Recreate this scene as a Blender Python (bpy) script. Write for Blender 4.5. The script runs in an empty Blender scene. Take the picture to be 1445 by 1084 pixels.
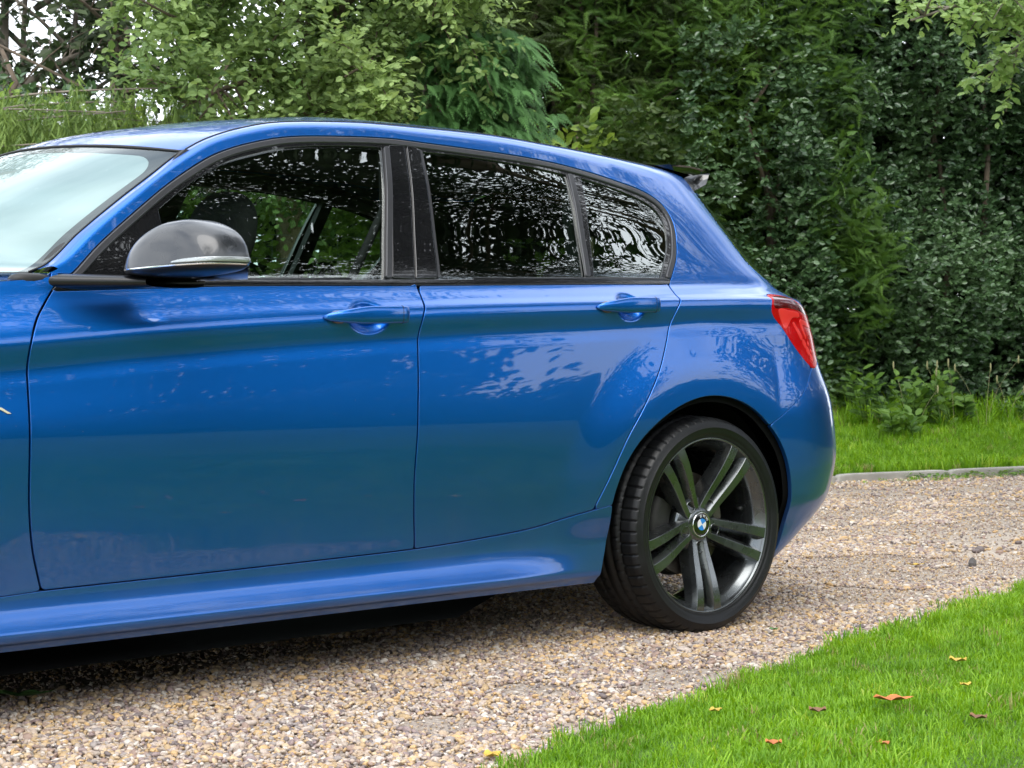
import bpy, math, random
import numpy as np
from mathutils import Vector, Matrix, noise as mnoise

scene = bpy.context.scene
R = math.radians
# ------------------------------------------------------------------ camera
CAM = np.array([-3.786, -4.364, 0.815])
PHI = R(41.0); PITCH = math.atan(47/2500)
cam_data = bpy.data.cameras.new('camera'); cam = bpy.data.objects.new('camera', cam_data)
scene.collection.objects.link(cam); scene.camera = cam
cam.location = CAM
cam.rotation_euler = (R(90)-PITCH, 0, -PHI)
cam_data.sensor_width = 36; cam_data.lens = 36*2500/1445
cam_data.clip_end = 600; cam_data.clip_start = .05
cam_data.dof.use_dof = True; cam_data.dof.focus_distance = 4.75; cam_data.dof.aperture_fstop = 16
# ------------------------------------------------------------------ sky and sun (bright overcast)
SUN_EL, SUN_AZ = R(52), R(215)          # azimuth clockwise from +Y
world = bpy.data.worlds.new('World'); scene.world = world; world.use_nodes = True
wt = world.node_tree; wt.nodes.clear()
def wn(t, **k):
    n = wt.nodes.new(t)
    for a, b in k.items(): setattr(n, a, b)
    return n
wo = wn('ShaderNodeOutputWorld'); bg = wn('ShaderNodeBackground'); bg.inputs[1].default_value = .12
sky = wn('ShaderNodeTexSky', sky_type='NISHITA', sun_disc=False, sun_elevation=SUN_EL, sun_rotation=SUN_AZ)
tc = wn('ShaderNodeTexCoord'); mp = wn('ShaderNodeMapping'); mp.inputs['Scale'].default_value = (1, 1, 2.2)
nz = wn('ShaderNodeTexNoise'); nz.inputs['Scale'].default_value = 1.6; nz.inputs['Detail'].default_value = 7
cr_ = wn('ShaderNodeValToRGB'); cr_.color_ramp.elements[0].position = .30; cr_.color_ramp.elements[1].position = .52
nz2 = wn('ShaderNodeTexNoise'); nz2.inputs['Scale'].default_value = 3.3; nz2.inputs['Detail'].default_value = 6
cc = wn('ShaderNodeMix', data_type='RGBA'); cc.inputs[6].default_value = (8.2, 9.0, 10.2, 1); cc.inputs[7].default_value = (13.0, 13.4, 13.8, 1)
mx = wn('ShaderNodeMix', data_type='RGBA')
L = wt.links.new
L(tc.outputs['Generated'], mp.inputs[0]); L(mp.outputs[0], nz.inputs[0]); L(mp.outputs[0], nz2.inputs[0])
L(nz.outputs[0], cr_.inputs[0]); L(nz2.outputs[0], cc.inputs[0]); L(cr_.outputs[0], mx.inputs[0])
L(sky.outputs[0], mx.inputs[6]); L(cc.outputs[2], mx.inputs[7]); L(mx.outputs[2], bg.inputs[0]); L(bg.outputs[0], wo.inputs[0])
sd = bpy.data.lights.new('sun', 'SUN'); sd.energy = 1.4; sd.angle = R(48); sd.color = (1, .96, .9)
sun = bpy.data.objects.new('sun', sd); scene.collection.objects.link(sun)
sv = Vector((math.sin(SUN_AZ)*math.cos(SUN_EL), math.cos(SUN_AZ)*math.cos(SUN_EL), math.sin(SUN_EL)))
sun.rotation_euler = sv.to_track_quat('Z', 'Y').to_euler(); sun.location = sv*30
scene.view_settings.view_transform = 'Standard'; scene.view_settings.look = 'None'
scene.view_settings.gamma = 1; scene.view_settings.exposure = 1.05; scene.view_settings.use_curve_mapping = False
scene.render.engine = 'CYCLES'
cy = scene.cycles
cy.max_bounces = 10; cy.transparent_max_bounces = 16; cy.diffuse_bounces = 3; cy.glossy_bounces = 4; cy.transmission_bounces = 6
cy.use_denoising = True

# ------------------------------------------------------------------ materials
class NT:
    def __init__(s, name):
        s.m = bpy.data.materials.new(name); s.m.use_nodes = True; s.t = s.m.node_tree; s.t.nodes.clear()
        s.out = s.n('ShaderNodeOutputMaterial')
    def n(s, t, **k):
        q = s.t.nodes.new(t)
        for a, b in k.items():
            if a.startswith('i_'):
                q.inputs[int(a[2:]) if a[2:].isdigit() else a[2:].replace('_', ' ')].default_value = b
            else: setattr(q, a, b)
        return q
    def l(s, a, b): s.t.links.new(a, b)
    def p(s, **k):
        q = s.n('ShaderNodeBsdfPrincipled')
        for a, b in k.items():
            if a == 'color': q.inputs['Base Color'].default_value = (*b, 1)
            else: q.inputs[a.replace('_', ' ')].default_value = b
        return q
def mat(name, color, rough=.5, metal=0., coat=0., bump=0., bscale=200., vary=0., vscale=8., spec=.5, coat_rough=.03):
    t = NT(name); p = t.p(color=color, Roughness=rough, Metallic=metal)
    p.inputs['Specular IOR Level'].default_value = spec
    p.inputs['Coat Weight'].default_value = coat; p.inputs['Coat Roughness'].default_value = coat_rough
    co = t.n('ShaderNodeTexCoord')
    if vary:
        a = t.n('ShaderNodeTexNoise', i_Scale=vscale, i_Detail=6.); t.l(co.outputs['Object'], a.inputs[0])
        mr = t.n('ShaderNodeMapRange', i_1=.3, i_2=.7, i_3=1-vary, i_4=1+vary); t.l(a.outputs[0], mr.inputs[0])
        v = t.n('ShaderNodeVectorMath', operation='SCALE'); v.inputs[0].default_value = color; t.l(mr.outputs[0], v.inputs[3]); t.l(v.outputs[0], p.inputs['Base Color'])
        mr2 = t.n('ShaderNodeMapRange', i_1=.3, i_2=.7, i_3=max(rough-.08, 0.02), i_4=min(rough+.12, 1)); t.l(a.outputs[0], mr2.inputs[0]); t.l(mr2.outputs[0], p.inputs['Roughness'])
    if bump:
        b = t.n('ShaderNodeBump', i_Strength=bump, i_Distance=.002); a = t.n('ShaderNodeTexNoise', i_Scale=bscale, i_Detail=4.)
        t.l(co.outputs['Object'], a.inputs[0]); t.l(a.outputs[0], b.inputs['Height']); t.l(b.outputs[0], p.inputs['Normal'])
    t.l(p.outputs[0], t.out.inputs[0]); return t.m
def paint():
    t = NT('blue_metallic_paint')
    p = t.p(color=(.0, .118, .47), Roughness=.38, Metallic=.86)
    p.inputs['Coat Weight'].default_value = 1; p.inputs['Coat Roughness'].default_value = .015; p.inputs['Coat IOR'].default_value = 1.5
    co = t.n('ShaderNodeTexCoord')
    # faint road film near the sills, faint orange peel
    a = t.n('ShaderNodeTexNoise', i_Scale=5., i_Detail=8.); t.l(co.outputs['Object'], a.inputs[0])
    sx = t.n('ShaderNodeSeparateXYZ'); t.l(co.outputs['Object'], sx.inputs[0])
    hz = t.n('ShaderNodeMapRange', i_1=.55, i_2=.15, i_3=0., i_4=1.); t.l(sx.outputs[2], hz.inputs[0])
    m = t.n('ShaderNodeMath', operation='MULTIPLY'); t.l(hz.outputs[0], m.inputs[0]); t.l(a.outputs[0], m.inputs[1])
    mr = t.n('ShaderNodeMapRange', i_1=0., i_2=1., i_3=.020, i_4=.12); t.l(m.outputs[0], mr.inputs[0]); t.l(mr.outputs[0], p.inputs['Coat Roughness'])
    # dust specks
    ds = t.n('ShaderNodeTexVoronoi', i_Scale=34.); t.l(co.outputs['Object'], ds.inputs[0])
    dm = t.n('ShaderNodeMapRange', i_1=.045, i_2=.02, i_3=0., i_4=.30); t.l(ds.outputs['Distance'], dm.inputs[0])
    ns = t.n('ShaderNodeTexNoise', i_Scale=7., i_Detail=3.); t.l(co.outputs['Object'], ns.inputs[0])
    gate = t.n('ShaderNodeMapRange', i_1=.56, i_2=.66, i_3=0., i_4=1.); t.l(ns.outputs[0], gate.inputs[0])
    dg = t.n('ShaderNodeMath', operation='MULTIPLY'); t.l(dm.outputs[0], dg.inputs[0]); t.l(gate.outputs[0], dg.inputs[1])
    d = t.n('ShaderNodeBsdfDiffuse'); d.inputs[0].default_value = (.42, .42, .42, 1)
    film = t.n('ShaderNodeMath', operation='MULTIPLY_ADD', i_1=.09); t.l(m.outputs[0], film.inputs[0]); t.l(dg.outputs[0], film.inputs[2])
    x = t.n('ShaderNodeMixShader'); t.l(film.outputs[0], x.inputs[0]); t.l(p.outputs[0], x.inputs[1]); t.l(d.outputs[0], x.inputs[2])
    op = t.n('ShaderNodeTexNoise', i_Scale=26., i_Detail=2.); t.l(co.outputs['Object'], op.inputs[0])
    b = t.n('ShaderNodeBump', i_Strength=.035, i_Distance=.004); t.l(op.outputs[0], b.inputs['Height']); pass
    t.l(x.outputs[0], t.out.inputs[0]); return t.m
def glass(name, tint, ior=1.6, fog=0., wave=.008, wscale=7., boost=3.0):
    t = NT(name); co = t.n('ShaderNodeTexCoord')
    tr = t.n('ShaderNodeBsdfTransparent'); tr.inputs[0].default_value = (*tint, 1)
    gl = t.n('ShaderNodeBsdfAnisotropic'); gl.inputs['Roughness'].default_value = .0; gl.inputs[0].default_value = (.95, 1, .98, 1)
    fr = t.n('ShaderNodeFresnel'); ge = t.n('ShaderNodeNewGeometry'); io_ = t.n('ShaderNodeMapRange', i_1=0., i_2=1., i_3=ior, i_4=1/ior); t.l(ge.outputs['Backfacing'], io_.inputs[0]); t.l(io_.outputs[0], fr.inputs[0])
    mul = t.n('ShaderNodeMath', operation='MULTIPLY', i_1=boost, use_clamp=True); t.l(fr.outputs[0], mul.inputs[0])
    a = t.n('ShaderNodeTexNoise', i_Scale=wscale, i_Detail=1.5); t.l(co.outputs['Object'], a.inputs[0])
    b = t.n('ShaderNodeBump', i_Strength=wave, i_Distance=.03); t.l(a.outputs[0], b.inputs['Height'])
    t.l(b.outputs[0], gl.inputs['Normal'])
    base = tr.outputs[0]
    if fog:
        d = t.n('ShaderNodeBsdfDiffuse'); d.inputs[0].default_value = (.47, .56, .565, 1)
        tl = t.n('ShaderNodeBsdfTranslucent'); tl.inputs[0].default_value = (.47, .56, .565, 1)
        dt = t.n('ShaderNodeMixShader', i_0=.25); t.l(d.outputs[0], dt.inputs[1]); t.l(tl.outputs[0], dt.inputs[2])
        mp_ = t.n('ShaderNodeMapping'); mp_.inputs['Rotation'].default_value = (0, .6, .5); mp_.inputs['Scale'].default_value = (1.2, 1.2, 7); t.l(co.outputs['Object'], mp_.inputs[0])
        n2 = t.n('ShaderNodeTexNoise', i_Scale=1.3, i_Detail=2.); t.l(mp_.outputs[0], n2.inputs[0])
        fm = t.n('ShaderNodeMapRange', i_1=.35, i_2=.65, i_3=fog-.14, i_4=fog+.08); t.l(n2.outputs[0], fm.inputs[0])
        mp2 = t.n('ShaderNodeMapping'); mp2.inputs['Scale'].default_value = (30, 30, 1.5); t.l(co.outputs['Object'], mp2.inputs[0])
        n3 = t.n('ShaderNodeTexNoise', i_Scale=1., i_Detail=1.); t.l(mp2.outputs[0], n3.inputs[0])
        dr = t.n('ShaderNodeMapRange', i_1=.73, i_2=.78, i_3=0., i_4=.12); t.l(n3.outputs[0], dr.inputs[0])
        ad = t.n('ShaderNodeMath', operation='ADD', use_clamp=True); t.l(fm.outputs[0], ad.inputs[0]); t.l(dr.outputs[0], ad.inputs[1])
        f = t.n('ShaderNodeMixShader'); t.l(ad.outputs[0], f.inputs[0]); t.l(tr.outputs[0], f.inputs[1]); t.l(dt.outputs[0], f.inputs[2]); base = f.outputs[0]
    x = t.n('ShaderNodeMixShader'); t.l(mul.outputs[0], x.inputs[0]); t.l(base, x.inputs[1]); t.l(gl.outputs[0], x.inputs[2])
    t.l(x.outputs[0], t.out.inputs[0]); return t.m
def leafmat(name, c0, c1, rough=.45, trans=.35, spec=.32, attr='GEOMETRY', extra=None):
    """two leaf colours blended by a random number stored on every leaf"""
    t = NT(name); at = t.n('ShaderNodeAttribute', attribute_name='tint', attribute_type=attr)
    r = t.n('ShaderNodeValToRGB'); e = r.color_ramp.elements
    if extra:
        for p_, c_ in extra: q = e.new(p_); q.color = (*c_, 1)
        e = [e[0], e[len(e)-1]]
    e[0].color = (*c0, 1); e[1].color = (*c1, 1); t.l(at.outputs['Fac'], r.inputs[0])
    p = t.p(Roughness=rough); p.inputs['Specular IOR Level'].default_value = spec; t.l(r.outputs[0], p.inputs['Base Color'])
    tl = t.n('ShaderNodeBsdfTranslucent'); h = t.n('ShaderNodeHueSaturation', i_Value=1.25, i_Saturation=1.1, i_Hue=.485); t.l(r.outputs[0], h.inputs['Color']); t.l(h.outputs[0], tl.inputs[0])
    x = t.n('ShaderNodeMixShader', i_0=trans); t.l(p.outputs[0], x.inputs[1]); t.l(tl.outputs[0], x.inputs[2]); t.l(x.outputs[0], t.out.inputs[0]); return t.m

M = {}
M['paint'] = paint()
M['black_gloss'] = mat('black_gloss', (.006, .006, .007), .12, coat=1., coat_rough=.0, bump=.02, bscale=40)
M['satin'] = mat('satin_trim', (.055, .055, .06), .28, metal=.4, spec=.6)
M['black_satin'] = mat('black_satin', (.006, .006, .007), .32, spec=.4, bump=.03, bscale=60)
M['rubber'] = mat('black_rubber', (.012, .012, .012), .55)
M['dark'] = mat('dark_void', (.004, .004, .004), .9, spec=.1)
M['tyre'] = mat('tyre_rubber', (.0040, .0043, .005), .47, spec=.4, bump=.25, bscale=260, vary=.3, vscale=14)
M['rim'] = mat('gunmetal_wheel', (.125, .135, .138), .25, metal=.9, coat=.5, coat_rough=.06, vary=.12, vscale=16)
M['disc'] = mat('brake_steel', (.16, .14, .12), .40, metal=.9, vary=.3, vscale=22)
M['caliper'] = mat('cast_caliper', (.035, .034, .032), .6, metal=.4, vary=.3, vscale=40)
M['chrome'] = mat('chrome', (.75, .76, .77), .08, metal=1.)
M['badge_gold'] = mat('badge_metal', (.62, .58, .42), .35, metal=.2)
M['white'] = mat('badge_white', (.75, .75, .75), .2, coat=1.)
M['badge_blue'] = mat('badge_blue', (.02, .22, .66), .2, coat=1.)
M['red'] = mat('badge_red', (.55, .03, .03), .2, coat=1.)
M['navy'] = mat('badge_navy', (.01, .03, .2), .2, coat=1.)
M['glass'] = glass('side_glass', (.80, .90, .85))
M['glass_dark'] = glass('rear_side_glass', (.46, .60, .53))
M['glass_rear'] = glass('rear_window_glass', (.25, .3, .28))
M['screen_glass'] = glass('windscreen_glass', (.86, .93, .92), boost=1.0)
M['screen'] = glass('misted_windscreen', (.72, .85, .82), fog=.86, wave=.004, boost=.15)
M['fabric'] = mat('seat_fabric', (.012, .012, .013), .85, bump=.3, bscale=400)
M['headliner'] = mat('headliner', (.10, .10, .10), .9)
M['plastic'] = mat('dash_plastic', (.015, .015, .016), .6)
M['cap_grey'] = mat('mirror_cap_grey', (.022, .024, .028), .30, metal=.0, coat=.55, coat_rough=.02, vary=.15, vscale=10)
M['lens_clear'] = mat('indicator_lens', (.36, .38, .38), .16, metal=.5, coat=1., bump=.5, bscale=320)
M['wood'] = mat('fence_wood', (.34, .25, .16), .8, bump=.6, bscale=60, vary=.35, vscale=6)
M['bark'] = mat('bark', (.12, .09, .065), .9, bump=.9, bscale=40, vary=.45, vscale=9)
M['bark_grey'] = mat('grey_bark', (.20, .17, .14), .9, bump=.9, bscale=40, vary=.45, vscale=9)
M['concrete'] = mat('concrete_edging', (.36, .34, .30), .9, bump=.8, bscale=50, vary=.25, vscale=5)
M['wire'] = mat('fence_wire', (.30, .33, .32), .4, metal=.8)
def lampmat():
    t = NT('red_lamp_lens'); co = t.n('ShaderNodeTexCoord')
    p = t.p(color=(.46, .0, .002), Roughness=.25, Specular_IOR_Level=.1); p.inputs['Coat Weight'].default_value = .45; p.inputs['Coat Roughness'].default_value = .01; p.inputs['Coat IOR'].default_value = 1.35
    t.l(p.outputs[0], t.out.inputs[0]); return t.m
M['lamp'] = lampmat()
M['lamp_dark'] = mat('dark_red_lens', (.09, .001, .003), .1, coat=.5, coat_rough=.0)
M['lamp_glow'] = mat('light_guide_red', (.80, .03, .025), .3, coat=.3)
# ------------------------------------------------------------------ mesh plumbing
def link(ob, parent=None):
    scene.collection.objects.link(ob)
    if parent is not None: ob.parent = parent
    return ob
def mesh_np(name, V, F, m, parent=None, smooth=True, normals=None, tint=None, mats=None, fmat=None):
    """V (n,3); F list of index arrays (k,3) and/or (k,4)"""
    me = bpy.data.meshes.new(name)
    if isinstance(F, np.ndarray): F = [F]
    F = [np.asarray(f, np.int32) for f in F if len(f)]
    nf = sum(len(f) for f in F); loops = np.concatenate([f.ravel() for f in F]) if F else np.zeros(0, np.int32)
    tot = np.concatenate([np.full(len(f), f.shape[1]) for f in F]) if F else np.zeros(0, int)
    me.vertices.add(len(V)); me.vertices.foreach_set('co', np.asarray(V, np.float32).ravel())
    me.loops.add(len(loops)); me.loops.foreach_set('vertex_index', loops.astype(np.int32))
    me.polygons.add(nf)
    st = np.zeros(nf, np.int32); st[1:] = np.cumsum(tot)[:-1]
    me.polygons.foreach_set('loop_start', st)
    me.polygons.foreach_set('use_smooth', np.full(nf, bool(smooth)))
    me.update(calc_edges=True)
    for q in (mats or [m]): me.materials.append(q)
    if fmat is not None: me.polygons.foreach_set('material_index', np.asarray(fmat, np.int32))
    if tint is not None:
        a = me.attributes.new('tint', 'FLOAT', 'POINT'); a.data.foreach_set('value', np.asarray(tint, np.float32))
    if normals is not None:
        n = normals/np.maximum(np.linalg.norm(normals, axis=1, keepdims=True), 1e-9)
        me.normals_split_custom_set_from_vertices(n.astype(np.float32).tolist())
    return link(bpy.data.objects.new(name, me), parent)
def tag(o, label=None, cat=None, group=None, kind=None):
    if label: o['label'] = label
    if cat: o['category'] = cat
    if group: o['group'] = group
    if kind: o['kind'] = kind
    return o
def empty(name, loc=(0, 0, 0), parent=None, size=.2):
    o = bpy.data.objects.new(name, None); o.location = loc; o.empty_display_size = size; return link(o, parent)
def quads(nr, nc, wrap=False):
    i = np.arange(nr-1)[:, None]; j = np.arange(nc if wrap else nc-1)[None]
    j2 = (j+1) % nc
    a = i*nc+j; b = i*nc+j2; c = (i+1)*nc+j2; d = (i+1)*nc+j
    return np.stack([a, b, c, d], -1).reshape(-1, 4)
def grid_normals(P):
    du = np.gradient(P, axis=1); dv = np.gradient(P, axis=0); n = np.cross(du, dv)
    return n/np.maximum(np.linalg.norm(n, axis=-1, keepdims=True), 1e-12)
def spline(pts, per=8, closed=False):
    """Catmull-Rom through the points, centripetal enough for panel gaps"""
    p = np.asarray(pts, float); n = len(p); out = []
    for i in range(n if closed else n-1):
        a = p[(i-1) % n] if (closed or i) else 2*p[0]-p[1]
        b = p[i]; c = p[(i+1) % n]; d = p[(i+2) % n] if (closed or i < n-2) else 2*p[-1]-p[-2]
        t = np.linspace(0, 1, per, endpoint=False)[:, None]
        l = np.linalg.norm(c-b); m1 = (c-a)*l/max(np.linalg.norm(c-b)+np.linalg.norm(b-a), 1e-9); m2 = (d-b)*l/max(np.linalg.norm(c-b)+np.linalg.norm(d-c), 1e-9)
        out.append(b*(1+2*t)*(1-t)**2+m1*t*(1-t)**2+c*t*t*(3-2*t)+m2*t*t*(t-1))
    if not closed: out.append(p[-1:])
    return np.concatenate(out)
def segdist(Q, poly, closed=True):
    A = poly if closed else poly[:-1]; B = np.roll(poly, -1, 0) if closed else poly[1:]
    best = np.full(len(Q), 1e9)
    for a, b in zip(A, B):
        d = b-a; t = np.clip(((Q-a)@d)/max(d@d, 1e-12), 0, 1)
        v = Q-a-t[:, None]*d; best = np.minimum(best, (v*v).sum(1))
    return np.sqrt(best)
def sdf(Q, poly):
    """signed distance, positive inside"""
    lo, hi = poly.min(0)-.06, poly.max(0)+.06
    s = np.full(len(Q), -.06); k = np.where(((Q > lo) & (Q < hi)).all(1))[0]
    if not len(k): return s
    q = Q[k]; ins = np.zeros(len(q), bool); A = poly; B = np.roll(poly, -1, 0)
    for a, b in zip(A, B):
        if a[1] == b[1]: continue
        c = ((a[1] > q[:, 1]) != (b[1] > q[:, 1])) & (q[:, 0] < (b[0]-a[0])*(q[:, 1]-a[1])/(b[1]-a[1])+a[0])
        ins ^= c
    d = segdist(q, poly); s[k] = np.where(ins, d, -d); return s
class Sheet:
    """triangle sheet carrying positions, normals and panel coordinates"""
    def __init__(s, P=None, N=None, Q=None, F=None, cut=None): s.P, s.N, s.Q, s.F, s.cut = P, N, Q, F, cut
    @staticmethod
    def grid(P, Q, flip=False):
        nr, nc = P.shape[:2]; f = quads(nr, nc); t = np.concatenate([f[:, [0, 1, 2]], f[:, [0, 2, 3]]])
        N = grid_normals(P)
        if flip: t = t[:, ::-1]; N = -N
        return Sheet(P.reshape(-1, 3), N.reshape(-1, 3), Q.reshape(-1, 2), t, np.zeros(nr*nc, bool))
    def clip(s, g):
        """keep g > 0"""
        g = np.where(np.abs(g) < 1e-6, 1e-6, g); F = s.F; sg = g[F] > 0; c = sg.sum(1)
        keep = F[c == 3]; newF = [keep]; P, N, Q, cut = [s.P], [s.N], [s.Q], [s.cut]
        base = len(s.P); mixed = F[(c == 1) | (c == 2)]; sm = sg[(c == 1) | (c == 2)]
        if len(mixed):
            one = sm.sum(1) == 1
            k = np.where(one, sm.argmax(1), (~sm).argmax(1)); r = np.arange(len(mixed))
            a = mixed[r, k]; b = mixed[r, (k+1) % 3]; d = mixed[r, (k+2) % 3]
            E = np.concatenate([np.stack([a, b], 1), np.stack([a, d], 1)]); E = np.sort(E, 1)
            U_, inv = np.unique(E, axis=0, return_inverse=True); inv = inv.ravel()
            t = g[U_[:, 0]]/(g[U_[:, 0]]-g[U_[:, 1]]); t = t[:, None]
            P.append(s.P[U_[:, 0]]*(1-t)+s.P[U_[:, 1]]*t); N.append(s.N[U_[:, 0]]*(1-t)+s.N[U_[:, 1]]*t); Q.append(s.Q[U_[:, 0]]*(1-t)+s.Q[U_[:, 1]]*t); cut.append(np.ones(len(U_), bool))
            e1 = base+inv[:len(mixed)]; e2 = base+inv[len(mixed):]
            newF.append(np.stack([a, e1, e2], 1)[one])
            o = ~one; newF.append(np.stack([e1, b, d], 1)[o]); newF.append(np.stack([e1, d, e2], 1)[o])
        return Sheet(np.concatenate(P), np.concatenate(N), np.concatenate(Q), np.concatenate(newF), np.concatenate(cut)).compact()
    def compact(s):
        u, inv = np.unique(s.F, return_inverse=True); return Sheet(s.P[u], s.N[u], s.Q[u], inv.reshape(-1, 3), s.cut[u])
    def offset(s, d): return Sheet(s.P+s.N*d, s.N, s.Q, s.F, s.cut)
    def build(s, name, m, parent, edge=.0014, depth=.014, allb=False, mirror=False):
        """thin panel: the cut rim rolls over a small radius and goes back into the gap"""
        N = s.N/np.linalg.norm(s.N, axis=1, keepdims=True); F = s.F; V, NN = [s.P], [N]; FF = [F]
        if edge:
            e = np.concatenate([F[:, [0, 1]], F[:, [1, 2]], F[:, [2, 0]]]); key = np.sort(e, 1)
            _, idx, cnt = np.unique(key, axis=0, return_index=True, return_counts=True); be = e[idx[cnt == 1]]
            if not allb: be = be[s.cut[be[:, 0]] & s.cut[be[:, 1]]]
            if len(be):
                d = s.P[be[:, 1]]-s.P[be[:, 0]]; o = np.cross(d, N[be[:, 0]])
                acc = np.zeros_like(s.P); np.add.at(acc, be[:, 0], o); np.add.at(acc, be[:, 1], o)
                bv = np.unique(be); out = acc[bv]; out /= np.maximum(np.linalg.norm(out, axis=1, keepdims=True), 1e-9)
                loc = np.full(len(s.P), -1); loc[bv] = np.arange(len(bv)); prev = bv; base = len(s.P)
                for (a, b, ang) in ((.38, .08, 25), (.75, .35, 50), (1., 1., 85), (1., depth/edge, 90)):
                    V.append(s.P[bv]+out*edge*a-N[bv]*edge*b); c_, s_ = math.cos(R(ang)), math.sin(R(ang)); NN.append(N[bv]*c_+out*s_)
                    cur = base+np.arange(len(bv)); i0 = loc[be[:, 0]]; i1 = loc[be[:, 1]]
                    FF.append(np.stack([prev[i0], cur[i0], cur[i1]], 1)); FF.append(np.stack([prev[i0], cur[i1], prev[i1]], 1))
                    prev = cur; base += len(bv)
        V = np.concatenate(V); NN = np.concatenate(NN); FF = np.concatenate(FF)
        ob = mesh_np(name, V, FF, m, parent, normals=NN)
        return ob
def both(o, parent=None):
    """the same part on the other side of the car (shares mesh data), with its own children"""
    c = o.copy(); link(c, parent if parent is not None else o.parent)
    if parent is None: c.scale = (1, -1, 1)
    for ch in list(o.children): both(ch, c)
    return c
def lathe(prof, n=96, axis='y'):
    p = np.asarray(prof, float); t = np.linspace(0, 2*math.pi, n, endpoint=False)
    r = p[:, 0][:, None]; h = np.repeat(p[:, 1][:, None], n, 1)
    P = np.stack([r*np.cos(t), h, r*np.sin(t)], -1); return P.reshape(-1, 3), quads(len(p), n, True)
def tube(path, rad, n=8, closed_ends=True):
    path = np.asarray(path, float); rad = np.broadcast_to(np.asarray(rad, float), (len(path),))
    T = np.gradient(path, axis=0); T /= np.linalg.norm(T, axis=1, keepdims=True)
    up = np.array([0, 0, 1.]) if abs(T[0, 2]) < .9 else np.array([1., 0, 0]); V = []
    for i in range(len(path)):
        a = np.cross(T[i], up); a /= np.linalg.norm(a); b = np.cross(a, T[i]); up = b
        th = np.linspace(0, 2*math.pi, n, endpoint=False)
        V.append(path[i]+rad[i]*(np.cos(th)[:, None]*a+np.sin(th)[:, None]*b))
    V = np.concatenate(V); F = [quads(len(path), n, True)]
    if closed_ends:
        V = np.concatenate([V, path[:1], path[-1:]]); k = len(path)*n; j = np.arange(n)
        F.append(np.stack([np.full(n, k), (j+1) % n, j], 1)); F.append(np.stack([np.full(n, k+1), (len(path)-1)*n+j, (len(path)-1)*n+(j+1) % n], 1))
    return V, F
def merge(parts):
    V, F3, F4, o = [], [], [], 0
    for v, f in parts:
        for q in (f if isinstance(f, list) else [f]): (F3 if q.shape[1] == 3 else F4).append(q+o)
        V.append(v); o += len(v)
    return np.concatenate(V), ([np.concatenate(F3)] if F3 else [])+([np.concatenate(F4)] if F4 else [])
def superell(c, r, e=(2.5, 2.5), n=(24, 40), warp=None):
    """rounded box-like body"""
    u = np.linspace(-math.pi/2, math.pi/2, n[0])[:, None]; v = np.linspace(0, 2*math.pi, n[1], endpoint=False)[None]
    f = lambda x, p: np.sign(x)*np.abs(x)**(2/p)
    P = np.stack(np.broadcast_arrays(f(np.cos(u), e[0])*f(np.cos(v), e[1])*r[0], f(np.cos(u), e[0])*f(np.sin(v), e[1])*r[1], f(np.sin(u), e[0])*r[2]+0*v), -1)
    if warp: P = warp(P)
    return (P+np.asarray(c)).reshape(-1, 3), quads(n[0], n[1], True)
def prism(poly, t0, t1, axis=1):
    """flat outline (2D) extruded between two depths along an axis; fan faces, so convex-ish outlines"""
    p = np.asarray(poly, float); n = len(p)
    def put(t):
        q = np.zeros((n, 3)); k = [i for i in range(3) if i != axis]; q[:, k[0]] = p[:, 0]; q[:, k[1]] = p[:, 1]; q[:, axis] = t; return q
    V = np.concatenate([put(t0), put(t1)]); c = V[:n].mean(0, keepdims=True); c2 = V[n:].mean(0, keepdims=True); V = np.concatenate([V, c, c2]); j = np.arange(n); k = (j+1) % n
    return V, [np.concatenate([np.stack([np.full(n, 2*n), k, j], 1), np.stack([np.full(n, 2*n+1), n+j, n+k], 1)]), np.stack([j, k, n+k, n+j], 1)]
# ---- smooth interpolation ----
def _slopes(xk, yk):
    h = np.diff(xk, axis=-1); d = np.diff(yk, axis=-1) / h
    m = np.zeros_like(yk)
    w1 = 2*h[..., 1:] + h[..., :-1]; w2 = h[..., 1:] + 2*h[..., :-1]
    a, b = d[..., :-1], d[..., 1:]
    ok = (a*b) > 0
    sa = np.where(ok, a, 1); sb = np.where(ok, b, 1)
    m[..., 1:-1] = np.where(ok, (w1+w2)/(w1/sa + w2/sb), 0)
    m[..., 0] = d[..., 0]; m[..., -1] = d[..., -1]
    return m
def pch(x, xk, yk):
    """monotone cubic through (xk, yk); knots may differ per sample (N,K)"""
    x = np.asarray(x, float)
    shp = x.shape; x = x.ravel()
    xk = np.asarray(xk, float); yk = np.asarray(yk, float)
    if xk.ndim == 1:
        m = _slopes(xk, yk)
        i = np.clip(np.searchsorted(xk, x) - 1, 0, len(xk)-2)
        x0, x1, y0, y1, m0, m1 = xk[i], xk[i+1], yk[i], yk[i+1], m[i], m[i+1]
    else:
        m = _slopes(xk, yk)
        i = np.clip((x[:, None] > xk).sum(1) - 1, 0, xk.shape[1]-2)
        r = np.arange(len(x))
        x0, x1, y0, y1, m0, m1 = xk[r, i], xk[r, i+1], yk[r, i], yk[r, i+1], m[r, i], m[r, i+1]
    h = x1-x0; t = (x-x0)/h
    tc = np.clip(t, 0, 1)
    v = y0*(1+2*tc)*(1-tc)**2 + h*m0*tc*(1-tc)**2 + y1*tc*tc*(3-2*tc) + h*m1*tc*tc*(tc-1)
    v = v + np.where(t < 0, (x-x0)*m0, 0) + np.where(t > 1, (x-x1)*m1, 0)
    return v.reshape(shp)
def ss(t): t = np.clip(t, 0, 1); return t*t*(3-2*t)
ZC_X = [-3.4, -2.9, -2.16, -1.84, -1.45, -1.04, -.74, -.41, -.08, .32, .9]
ZC_Z = [.76, .79, .831, .858, .885, .908, .922, .935, .950, .960, .955]
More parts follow.
